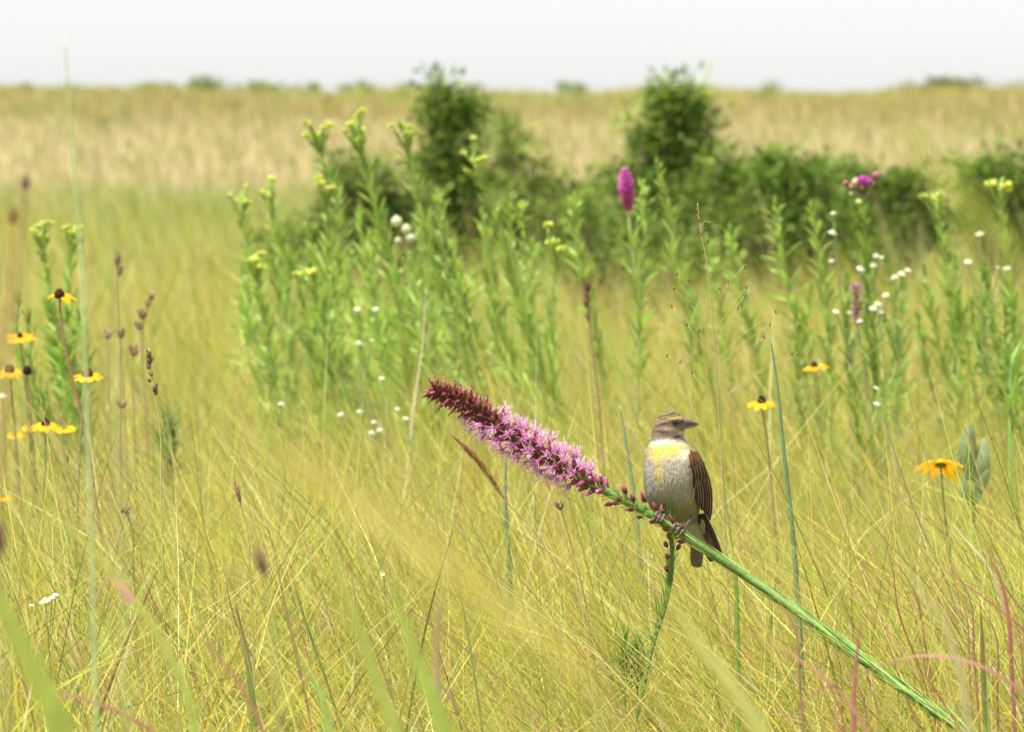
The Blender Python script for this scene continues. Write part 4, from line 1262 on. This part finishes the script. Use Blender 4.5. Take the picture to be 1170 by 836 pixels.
# ------------------------------------------------------------------ other purple blooms
def spike_far():
    Y = 8.5; S = px_m(1, Y)
    pts = [at(a, b, Y) for a, b in [(714, 192), (716, 215), (718, 245), (724, 290), (730, 360), (728, 440)]]
    pts = to_ground(pts, Y); path = spline(pts, 40); base = path[-1].copy()
    root = thing("blazing_star", base, "upright blurred magenta flower spike standing before the dark shrub", "wildflower")
    loc = [p - base for p in path]
    m = MB(); m.tube(loc, S * 2, (0.36, 0.40, 0.15), 8); m.build("stem", M_STEM, root)
    f = MB()
    for i in range(800):
        y = random.random(); a = random.uniform(0, 6.28)
        r = random.uniform(9, 14.5) * (math.sin(math.pi * min(1, .13 + y * .62)) if y < .6 else (1 - (y - .6) * 1.5)) 
        c = at(714.2 + 3.5 * y, 194 + 48 * y, Y) - base
        o = Vector((math.cos(a), math.sin(a), 0))
        col = mixc((0.72, 0.20, 0.62), (0.60, 0.12, 0.30), max(0, (y - .45) / .5))
        p0 = c + o * S * r * .12
        f.tube([p0, p0 + (o + Vector((0, 0, .6))) * S * r * .42, p0 + (o * 1.2 + Vector((0, 0, .55))) * S * r * .56], [S * .8, S * .9, S * .3], vary(col, .35), 4)
    f.build("florets", M_PETAL, root)
    l = MB()
    for i in range(60):
        k = random.randint(18, 36); a = random.uniform(0, 6.28); o = Vector((math.cos(a), math.sin(a), 0)); p = loc[k]; L = S * random.uniform(25, 50)
        l.blade(spline([p, p + o * L * .3 + Vector((0, 0, L * .45)), p + o * L * .6 + Vector((0, 0, L * .75))], 6), S * 3.6, (-o.y, o.x, 0), vary(LG2, .2))
    l.build("foliage", M_LEAF, root)
spike_far()

def ironweed():
    Y = 8.2
    r = leafy([(985, 222), (988, 260), (992, 320), (1000, 430)], Y, "magenta thistle-like bloom on a leafy stem in front of the broad bush", top='tip', name="ironweed", leaf_px=40, leafw_px=6, col=LG)
    S = px_m(1, Y); base = r.location
    f = MB(); b = MB(); s = MB()
    c = at(987, 210, Y) - base; jt = at(986, 232, Y) - base
    for k in range(120):
        d = Vector([random.gauss(0, 1) for _ in range(3)]).normalized(); d.z = abs(d.z) * .9 - .15
        f.tube(spline([c, c + d * S * 6, c + d * S * random.uniform(9, 12) + Vector((0, 0, S * 1))], 4), [S * .8, S * .9, S * .8, S * .5], vary((0.60, 0.10, 0.55), .2), 4)
    for (x, y, rr, cc) in [(966, 210, 4, (0.28, 0.12, 0.12)), (1001, 201, 5, (0.36, 0.12, 0.16)), (978, 209, 5.5, (0.62, 0.45, 0.28)), (973, 214, 4, (0.35, 0.22, 0.15)), (986, 216, 6, (0.16, 0.12, 0.08)), (973, 222, 3.5, (0.40, 0.44, 0.14)), (981, 232, 4.5, (0.40, 0.48, 0.14))]:
        p = at(x, y, Y) - base
        b.ovoid(p - Vector((0, 0, S * rr)), (0, 0, 1), S * rr, S * rr * 2.1, vary(cc, .1), seg=9, rings=7)
        s.tube(spline([p - Vector((0, 0, S * rr)), p.lerp(jt, .6) + Vector((0, 0, -S * 2)), jt], 6), S * .9, (0.24, 0.26, 0.12), 5)
    f.build("florets", M_PETAL, r); b.build("bracts", M_SEED, r); s.build("branch", M_STEM, r)
ironweed()

def faded_spike():
    Y = 8.4; S = px_m(1, Y)
    pts = [at(a, b, Y) for a, b in [(979, 322), (978, 350), (981, 380), (988, 430)]]
    pts = to_ground(pts, Y); path = spline(pts, 20); base = path[-1].copy()
    root = thing("blazing_star", base, "small faded pink spike among the white flowers on the right", "wildflower")
    m = MB(); m.tube([p - base for p in path], S * 1.5, (0.30, 0.20, 0.14), 6); m.build("stem", M_STEM, root)
    f = MB()
    for i in range(110):
        y = random.random(); a = random.uniform(0, 6.28); c = at(979 + random.uniform(-2, 2), 325 + 45 * y, Y) - base; o = Vector((math.cos(a), math.sin(a), random.uniform(-.2, .5)))
        f.tube([c, c + o * S * 4, c + o * S * random.uniform(6, 9)], [S * .8, S * 1.2, S * .4], vary(random.choice([(0.50, 0.24, 0.42), (0.48, 0.28, 0.26), (0.55, 0.32, 0.48)]), .2), 4)
    f.build("florets", M_PETAL, root)
faded_spike()

# ------------------------------------------------------------------ dry heads and single stalks
def dry_stalk(px, Y, label, heads, name="seedhead", cat="dry flower", stemc=(0.30, 0.2, 0.13), sr=.8, headc=(0.24, 0.15, 0.10), group=None):
    """heads: (px, py, r, len, dx, dz)"""
    S = px_m(1, Y)
    pts = to_ground([at(a, b, Y) for a, b in px], Y); path = spline(pts, 18); base = path[-1].copy()
    root = thing(name, base, label, cat, group)
    loc = [p - base for p in path]
    m = MB(); m.tube(loc, [S * sr * (.8 + .4 * i / 18) for i in range(18)], vary(stemc), 6)
    h = MB()
    for (x, y, r, L, dx, dz) in heads:
        c = at(x, y, Y) - base; ax = Vector((dx, 0, dz)).normalized()
        near = min(loc, key=lambda q: (q - c).length)
        if (near - c).length > S * 2: m.tube([near, c], S * .5, vary(stemc), 4)
        h.ovoid(c - ax * S * L * .5, ax, S * r, S * L, vary(headc, .15), seg=8, rings=6)
        for k in range(int(10 + L * 2)):
            t = random.random(); a = random.uniform(0, 6.28); u = ax.orthogonal().normalized(); v = ax.cross(u)
            o = u * math.cos(a) + v * math.sin(a); p = c + ax * S * L * (t - .5) + o * S * r * math.sin(math.pi * t) * .8
            h.blade([p, p + (o * .8 + ax) * S * r * .7, p + (o * .9 + ax * 1.6) * S * r * 1.0], S * r * .5, ax.cross(o), vary(mixc(headc, (0.42, 0.30, 0.2), random.random() * .6), .25))
    m.build("stem", M_STEM, root); h.build("head", M_SEED, root)
dry_stalk([(170, 398), (173, 425), (178, 455), (183, 490), (184, 560), (186, 640)], 5.2, "fine green stalk with dark beaded rush heads, left of the dark leaf tuft",
          [(170, 406, 2.6, 9, 0, 1), (171, 412, 3.2, 9, .2, 1), (170, 419, 2.4, 6, 0, 1), (173, 428, 2, 5, -.5, 1), (171, 435, 1.8, 4, -.6, 1), (177, 444, 2.6, 9, .3, 1), (178, 449, 2, 6, .3, 1)], name="rush", cat="rush", stemc=(0.42, 0.42, 0.14), sr=.9, headc=(0.16, 0.10, 0.08))
dry_stalk([(172, 342), (168, 352), (164, 370), (162, 400), (166, 460)], 7.8, "blurred dark beads along a dry stalk above the rush head", [(173, 340, 3.5, 6, 0, 1), (169, 348, 3, 6, 0, 1), (163, 361, 4.5, 8, 0, 1), (159, 374, 4, 6, 0, 1)], headc=(0.26, 0.17, 0.12))
dry_stalk([(138, 383), (137, 420), (138, 480)], 7.4, "small round brown head on a thin stalk, right one of an upper pair", [(138, 383, 4.5, 7, 0, 1)])
dry_stalk([(123, 384), (124, 420), (126, 480)], 7.8, "small faint brown head on a thin stalk, left one of an upper pair", [(123, 384, 4, 7, 0, 1)])
dry_stalk([(152, 403), (152, 440), (154, 490)], 8.0, "faint pinkish-brown dry head left of the rush stalk", [(153, 403, 5.5, 8, 0, 1)], headc=(0.36, 0.24, 0.16))
dry_stalk([(139, 464), (137, 500), (139, 580)], 6.6, "brown flattened seed button on a reddish stalk between coneflowers and rush", [(139, 464, 4.5, 5, 0, 1)], headc=(0.22, 0.12, 0.07), stemc=(0.34, 0.2, 0.14))
dry_stalk([(143, 583), (150, 600), (152, 640)], 5.7, "small black seed head low in the grass below the brown seed button", [(142, 583, 3.4, 9, 1, .2)], headc=(0.07, 0.05, 0.04), stemc=(0.2, 0.3, 0.1), sr=1.4)
dry_stalk([(641, 581), (648, 605), (655, 630), (664, 665)], 5.3, "grey-brown seed button on a thin stalk under the middle of the purple spike", [(640, 579, 4.2, 7, -.2, 1)], headc=(0.25, 0.21, 0.14), stemc=(0.25, 0.24, 0.12), sr=.7)
dry_stalk([(672, 322), (672, 350), (676, 390), (682, 440)], 7.6, "dark brown dry spike between the leafy weeds left of the purple spike", [(671, 329, 4, 12, 0, 1), (670, 345, 3.4, 14, 0, 1), (672, 362, 2.4, 10, 0, 1)], headc=(0.22, 0.10, 0.07), stemc=(0.3, 0.2, 0.12), sr=1.3)
dry_stalk([(134, 292), (134, 320), (136, 370), (140, 430)], 7.8, "tall faint dry stalk with a pinkish-brown head above the upper left seed heads", [(134, 298, 3.8, 14, 0, 1), (137, 311, 3, 9, .2, 1)], headc=(0.32, 0.2, 0.14))
dry_stalk([(29, 204), (27, 240), (22, 300), (10, 420)], 2.7, "soft reddish stalk with a dark blurred head at the upper left edge", [(29, 211, 4, 16, 0, 1)], headc=(0.13, 0.06, 0.07), stemc=(0.42, 0.28, 0.12), sr=2.2)
dry_stalk([(15, 246), (12, 300), (4, 380), (-8, 480)], 2.5, "orange-brown blurred stalk with a round head, leftmost at the upper edge of the grass", [(15, 250, 5, 16, 0, 1)], headc=(0.26, 0.10, 0.07), stemc=(0.46, 0.30, 0.12), sr=3.2)
dry_stalk([(269, 550), (274, 572), (282, 600), (286, 660)], 4.9, "slim pinkish-brown grass head in the grass below the dense weed patch", [(272, 563, 2.4, 26, -.25, 1)], headc=(0.42, 0.22, 0.17), stemc=(0.36, 0.36, 0.14), sr=.7)
dry_stalk([(294, 626), (301, 650), (308, 690), (316, 800)], 2.6, "dark purplish blurred head floating low over the middle left grass", [(299, 645, 4.5, 34, -.3, 1)], headc=(0.20, 0.10, 0.11), stemc=(0.4, 0.4, 0.15), sr=1.6)
dry_stalk([(-2, 606), (2, 640), (6, 760)], 2.3, "dark purplish blurred head cut by the left edge", [(-1, 620, 6, 34, 0, 1)], headc=(0.20, 0.10, 0.11), stemc=(0.4, 0.4, 0.15), sr=2)

def foxtail():
    Y = 5.25; S = px_m(1, Y)
    pts = to_ground([at(a, b, Y) for a, b in [(516, 496), (535, 515), (556, 545), (575, 569), (610, 606), (648, 670), (690, 740)]], Y); path = spline(pts, 36); base = path[-1].copy()
    root = thing("foxtail_grass", base, "leaning brown bristly grass head under the left part of the purple spike", "grass head")
    loc = [p - base for p in path]
    m = MB(); m.tube(loc, [S * .8] * 36, (0.42, 0.30, 0.16), 6); m.build("stem", M_STEM, root)
    h = MB(); a3 = at(518, 498, Y) - base; b3 = at(576, 569, Y) - base; md = at(549, 529, Y) - base
    ax_p = spline([b3, md, a3], 60)
    for i in range(900):
        t = random.random(); k = min(58, int(t * 58)); c = ax_p[k]; d = (ax_p[k + 1] - c).normalized()
        u = d.orthogonal().normalized(); v = d.cross(u); a = random.uniform(0, 6.28); o = u * math.cos(a) + v * math.sin(a)
        r = S * 4.2 * (math.sin(math.pi * min(1, .12 + t * .45)) if t < .6 else 1.0 * (1 - (t - .6) / .42) + .12)
        L = S * random.uniform(5, 10)
        h.blade([c + o * r * .2, c + o * r * .75 + d * L * .5, c + o * r * .9 + d * L], S * random.uniform(.9, 1.8), d.cross(o), vary(random.choice([(0.44, 0.22, 0.08), (0.54, 0.33, 0.14), (0.33, 0.16, 0.07)]), .2), fold=.3)
    h.build("seed_head", M_SEED, root)
foxtail()

def stalk(px, Y, wpx, label, col, cols=None, name="grass_stalk", cat="grass blade", side=(1, .3, .2), group=None, fold=.35, ground=True, round_=False, mat=None):
    pts = [at(q[0], q[1], q[2] if len(q) > 2 else Y) for q in px]
    if ground: pts = to_ground(pts, Y)
    path = spline(pts, 30)[::-1]
    base = path[0].copy(); S = px_m(1, Y)
    m = MB(); loc = [p - base for p in path]
    cl = [mixc(col, cols, max(0, min(1, i / 29 * 1.3 - .3))) if cols else vary(col, .05) for i in range(30)]
    if round_:
        m.tube(loc, [S * wpx / 2 * (1 - .75 * (i / 29) ** 2) for i in range(30)], cl, 8)
    else:
        m.blade(loc, S * wpx, side, cl, fold=fold)
    o = m.build(name, mat or (M_STEM if round_ else M_LEAF))
    o.location = base
    return tag(o, label, cat, group)

TEAL = (0.16, 0.26, 0.12)
stalk([(880, 384), (888, 440), (896, 520), (905, 600), (912, 690), (917, 790)], 5.2, 6.5, "tall teal-green round stalk standing upright right of the bird", TEAL, round_=True, cat="stalk")
stalk([(708, 462), (716, 510), (726, 580), (732, 650), (736, 720)], 6.1, 6.5, "pale teal stalk behind the gap between the purple spike and the bird", (0.20, 0.30, 0.17), round_=True, cat="stalk")
stalk([(578, 520), (577, 560), (580, 620), (584, 700)], 6.0, 6.5, "short teal stalk right behind the brown bristly grass head", (0.18, 0.28, 0.15), round_=True, cat="stalk")
stalk([(824, 440), (822, 500), (828, 560), (838, 640), (842, 760)], 5.4, 3.8, "thin green blade just right of the bird's tail", (0.30, 0.42, 0.12))
stalk([(842, 640), (843, 700), (844, 790)], 5.0, 7, "broad short green blade under the thin one right of the tail", (0.24, 0.38, 0.09))
stalk([(888, 652), (882, 700), (874, 780)], 5.5, 8, "soft green broad blade behind the lower flower stem", (0.28, 0.42, 0.12))
stalk([(523, 586), (512, 625), (497, 675), (484, 728), (470, 800)], 4.85, 3.4, "sharp reddish-brown leaning blade left of centre", (0.24, 0.27, 0.08), (0.30, 0.10, 0.07))
stalk([(182, 645), (168, 680), (150, 720), (132, 765), (112, 820)], 4.75, 4.0, "sharp dark red leaning blade in the lower left grass", (0.30, 0.12, 0.08), (0.34, 0.14, 0.08))
stalk([(268, 684), (275, 715), (284, 760), (292, 836)], 4.5, 9, "wide blade turning from green to dark red at its tip, lower left", (0.22, 0.34, 0.08), (0.30, 0.15, 0.08))
stalk([(332, 655), (345, 695), (360, 740), (382, 805)], 4.7, 3.0, "thin dark green blade leaning left in the lower middle grass", (0.14, 0.22, 0.06))
stalk([(1120, 684), (1122, 720), (1124, 770), (1128, 836)], 4.4, 8, "upright dark red pointed blade at the lower right", (0.20, 0.28, 0.09), (0.32, 0.12, 0.08))
stalk([(1002, 452), (1014, 490), (1030, 540), (1052, 600), (1080, 660)], 5.6, 3.4, "long thin brown culm leaning left above the flower stem's base", (0.30, 0.26, 0.12), (0.40, 0.28, 0.18))
stalk([(1086, 596), (1105, 618), (1128, 645), (1150, 700)], 5.0, 4.2, "cream dry leaf shining in the grass below the large yellow flower", (0.50, 0.44, 0.28), (0.80, 0.76, 0.58))
stalk([(1010, 612), (1020, 650), (1026, 695), (1050, 760)], 4.8, 2.4, "curved dark red culm in the lower right grass", (0.34, 0.13, 0.10))
stalk([(1062, 640), (1100, 665), (1135, 690), (1172, 720)], 4.8, 3.4, "reddish blade slanting to the right edge", (0.42, 0.18, 0.14))
stalk([(1130, 625), (1143, 660), (1152, 700), (1156, 760)], 4.6, 6, "crumpled dark pink blade near the right edge", (0.46, 0.18, 0.16))
stalk([(480, 370), (487, 330), (482, 400), (474, 460)][1:], 7.8, 3, "pale straw stalk standing in the weeds above the faded spike tip", (0.66, 0.60, 0.38), round_=True, cat="stalk")
stalk([(74, 44), (78, 110), (84, 190), (92, 280), (98, 420)], 3.0, 4.5, "very tall faint green stalk crossing the horizon at the upper left", (0.42, 0.52, 0.24), round_=True, cat="stalk")
stalk([(123, 200), (125, 300), (130, 400)], 2.0, 3, "faint grey-green stalk right of the very tall one at the upper left", (0.36, 0.46, 0.22), round_=True, cat="stalk")
# foreground, out of focus
stalk([(-30, 610), (-10, 665), (12, 712), (42, 768), (72, 836), (100, 900)], 2.1, 32, "broad blurred bright green blade in the lower left corner", (0.34, 0.40, 0.08))
stalk([(45, 572, 2.6), (95, 618, 2.6), (150, 680, 2.6), (190, 740, 2.6), (216, 800, 2.6), (230, 860, 2.6)], 2.6, 11, "long arching blurred blade with a pink kink, lower left", (0.38, 0.46, 0.11), (0.46, 0.44, 0.12))
stalk([(125, 660, 2.55), (140, 672, 2.55), (152, 688, 2.55)], 2.55, 12, "short pinkish dead piece lying on the arching blade", (0.62, 0.30, 0.26), ground=False, name="dead_leaf", cat="leaf")
stalk([(370, 590), (392, 665), (425, 760), (460, 850)], 2.5, 16, "blurred pale green blade left of the lower centre", (0.40, 0.44, 0.11))
stalk([(440, 645), (462, 715), (492, 790), (520, 870)], 2.4, 22, "blurred bright green blade at the lower centre", (0.36, 0.44, 0.09))
stalk([(340, 745, 2.6), (365, 790, 2.6), (380, 850, 2.6)], 2.6, 12, "short blurred green blade at the bottom left of centre", (0.34, 0.48, 0.14))
stalk([(755, 665), (795, 730), (845, 795), (890, 870)], 2.2, 22, "blurred yellow-green blade below the bird", (0.50, 0.48, 0.16))
stalk([(1040, 655, 2.6), (1075, 700, 2.6), (1095, 760, 2.6), (1110, 850, 2.6)], 2.6, 9, "soft straw-pink blade at the lower right", (0.55, 0.44, 0.28))
stalk([(880, 850, 3.6), (920, 800, 3.6), (980, 770, 3.6), (1050, 748, 3.6), (1120, 760, 3.6), (1185, 800, 3.6)], 3.6, 4.5, "blurred magenta-pink blade arching across the lower right corner", (0.46, 0.22, 0.22), ground=False)
stalk([(820, 705, 3.6), (900, 745, 3.6), (960, 790, 3.6), (1000, 850, 3.6)], 3.6, 5, "blurred reddish blade crossing under the flower stem", (0.48, 0.24, 0.18))
stalk([(985, 700, 3.8), (978, 760, 3.8), (975, 850, 3.8)], 3.8, 8, "upright blurred pink-red blade at the bottom right", (0.50, 0.22, 0.18))
stalk([(510, 650, 3.3), (500, 720, 3.3), (505, 850, 3.3)], 3.3, 10, "upright pinkish blurred stalk at the lower centre", (0.50, 0.36, 0.22))
stalk([(-5, 786, 3.4), (60, 790, 3.4), (120, 806, 3.4), (200, 850, 3.4)], 3.4, 5, "low reddish blade lying across the lower left corner", (0.34, 0.15, 0.10), ground=False)
stalk([(195, 700, 3.5), (250, 750, 3.5), (290, 810, 3.5), (310, 860, 3.5)], 3.5, 5, "thin blurred red blade between the lower left blades", (0.42, 0.20, 0.14))
for i in range(26):
    x0 = random.uniform(840, 1160); y0 = random.uniform(610, 760)
    stalk([(x0, y0), (x0 + random.uniform(10, 40), y0 + 50), (x0 + random.uniform(30, 90), y0 + 130)], random.uniform(4.3, 5.2), random.uniform(2, 3.4), "thin reddish grass blade leaning left in the lower right grass", vary((0.40, 0.19, 0.14), .25), group="thin reddish blades in the lower right grass")
for i in range(18):
    x0 = random.uniform(10, 800); y0 = random.uniform(600, 760)
    stalk([(x0, y0), (x0 + random.uniform(5, 25), y0 + 50), (x0 + random.uniform(20, 60), y0 + 130)], random.uniform(4.3, 5.4), random.uniform(1.8, 3.2), "thin brownish grass blade leaning left in the lower left and middle grass", vary(random.choice([(0.36, 0.20, 0.12), (0.26, 0.32, 0.09), (0.40, 0.28, 0.14)]), .25), group="thin brownish blades in the lower left and middle grass")

# blurred grass plumes close to the camera
def plume(px, Y, wpx, label, col, n=700, stem=True):
    pts = [at(a, b, Y) for a, b in px]; gp = to_ground(pts, Y); base = gp[-1].copy(); S = px_m(1, Y)
    root = thing("grass_plume", base, label, "grass plume")
    m = MB(); m.tube([p - base for p in spline(gp, 26)], S * 3, vary(col), 6); m.build("stem", M_STEM, root)
    path = spline([p - base for p in pts], 60); h = MB()
    for i in range(n):
        t = random.random(); k = min(58, int(t * 59)); c = path[k]; d = (path[k] - path[k + 1]).normalized()
        u = d.orthogonal().normalized(); v = d.cross(u); a = random.uniform(0, 6.28); o = u * math.cos(a) + v * math.sin(a)
        r = S * wpx * .5 * math.sin(math.pi * min(.97, .1 + t * .85)) * random.uniform(.15, 1)
        L = S * random.uniform(20, 45)
        h.blade([c, c + o * r * .6 + d * L * .5, c + o * r + d * L], S * random.uniform(1.2, 3.2), d.cross(o), vary(col, .15))
    h.build("seed_head", M_GRASS, root)
plume([(330, 520), (410, 575), (500, 640), (580, 700), (660, 770), (700, 836)], 1.05, 80, "wide blurred tan plume sweeping across the lower middle of the view", (0.62, 0.52, 0.20), n=620)
plume([(1040, 165), (1090, 215), (1135, 265), (1170, 310), (1200, 360)], 1.0, 62, "blurred yellow-green plume bending in from the right edge above the white flowers", (0.50, 0.52, 0.16), n=420)

# milkweed-like plant with broad leaves
def milkweed():
    Y = 6.4; S = px_m(1, Y)
    b = at(1115, 620, Y); base = Vector((b.x, Y, gz(b.x, Y)))
    root = thing("milkweed", base, "grey-green plant with broad folded leaves right of the large yellow flower", "plant")
    m = MB(); top = at(1113, 500, Y) - base
    m.tube(spline([top, top * .5 + Vector((0, 0, top.z * 0)), Vector((0, 0, -.01))], 8), S * 2, (0.2, 0.3, 0.12), 6); m.build("stem", M_STEM, root)
    l = MB()
    for (x0, y0, x1, y1, w, sx) in [(1110, 548, 1106, 486, 24, (1, .3, 0)), (1114, 552, 1124, 500, 22, (.8, -.6, .2)), (1116, 575, 1132, 535, 18, (.9, .5, .2)), (1112, 580, 1100, 540, 16, (.8, .6, -.2)), (1114, 520, 1112, 482, 12, (.7, .7, 0))]:
        p0 = at(x0, y0, Y) - base; p1 = at(x1, y1, Y - .01) - base
        l.blade(spline([p0, p0.lerp(p1, .5) + Vector((0, -S * 4, 0)), p1], 10), S * w, sx, [mixc((0.24, 0.34, 0.16), (0.40, 0.46, 0.30), (q / 9) ** 2 * random.uniform(.5, 1)) for q in range(10)], fold=.55, prof=lambda t: max(.05, math.sin(math.pi * min(.985, .1 + t * .88)) ** .7 * (1 + .08 * math.sin(t * 17))))
    l.build("foliage", M_LEAF, root)
milkweed()

# fine dotted grass panicle right above the bird
def panicle():
    Y = 5.3; S = px_m(1, Y)
    pts = to_ground([at(a, b, Y) for a, b in [(797, 232), (800, 262), (806, 290), (812, 340), (818, 420), (824, 520), (830, 640)]], Y); base = pts[-1].copy()
    root = thing("grass_panicle", base, "airy grass panicle with tiny dark seeds scattered above the bird's head", "grass head")
    m = MB(); path = spline([p - base for p in pts], 60); m.tube(path, [S * (.5 + .012 * i) for i in range(60)], (0.44, 0.36, 0.16), 5)
    seeds = [(797, 240), (799, 252), (802, 268), (805, 262), (809, 276), (795, 247), (812, 255), (773, 313), (786, 320), (770, 330), (832, 322), (850, 304), (853, 328), (842, 352), (851, 338), (768, 350), (785, 371), (798, 378), (790, 425), (776, 413), (763, 406), (887, 356), (879, 371), (874, 385), (911, 405), (905, 404), (787, 345), (822, 330)]
    for (x, y) in seeds:
        c = at(x, y, Y) - base
        k = min(range(60), key=lambda i: abs(path[i].z - (c.z - S * 55))); q = path[k] if y > 280 else path[min(58, 8)]
        m.tube(spline([c, c.lerp(q, .5) + Vector((0, 0, S * 5)), q], 8), S * .3, (0.50, 0.40, 0.2), 4)
        h = MB(); h.ovoid(c - Vector((0, 0, S * 2.4)), (random.uniform(-.6, .6), 0, 1), S * 1.1, S * 5, vary((0.26, 0.13, 0.06), .3), seg=6, rings=4); h.build("seed", M_SEED, root)
    m.build("stem", M_STEM, root)
panicle()
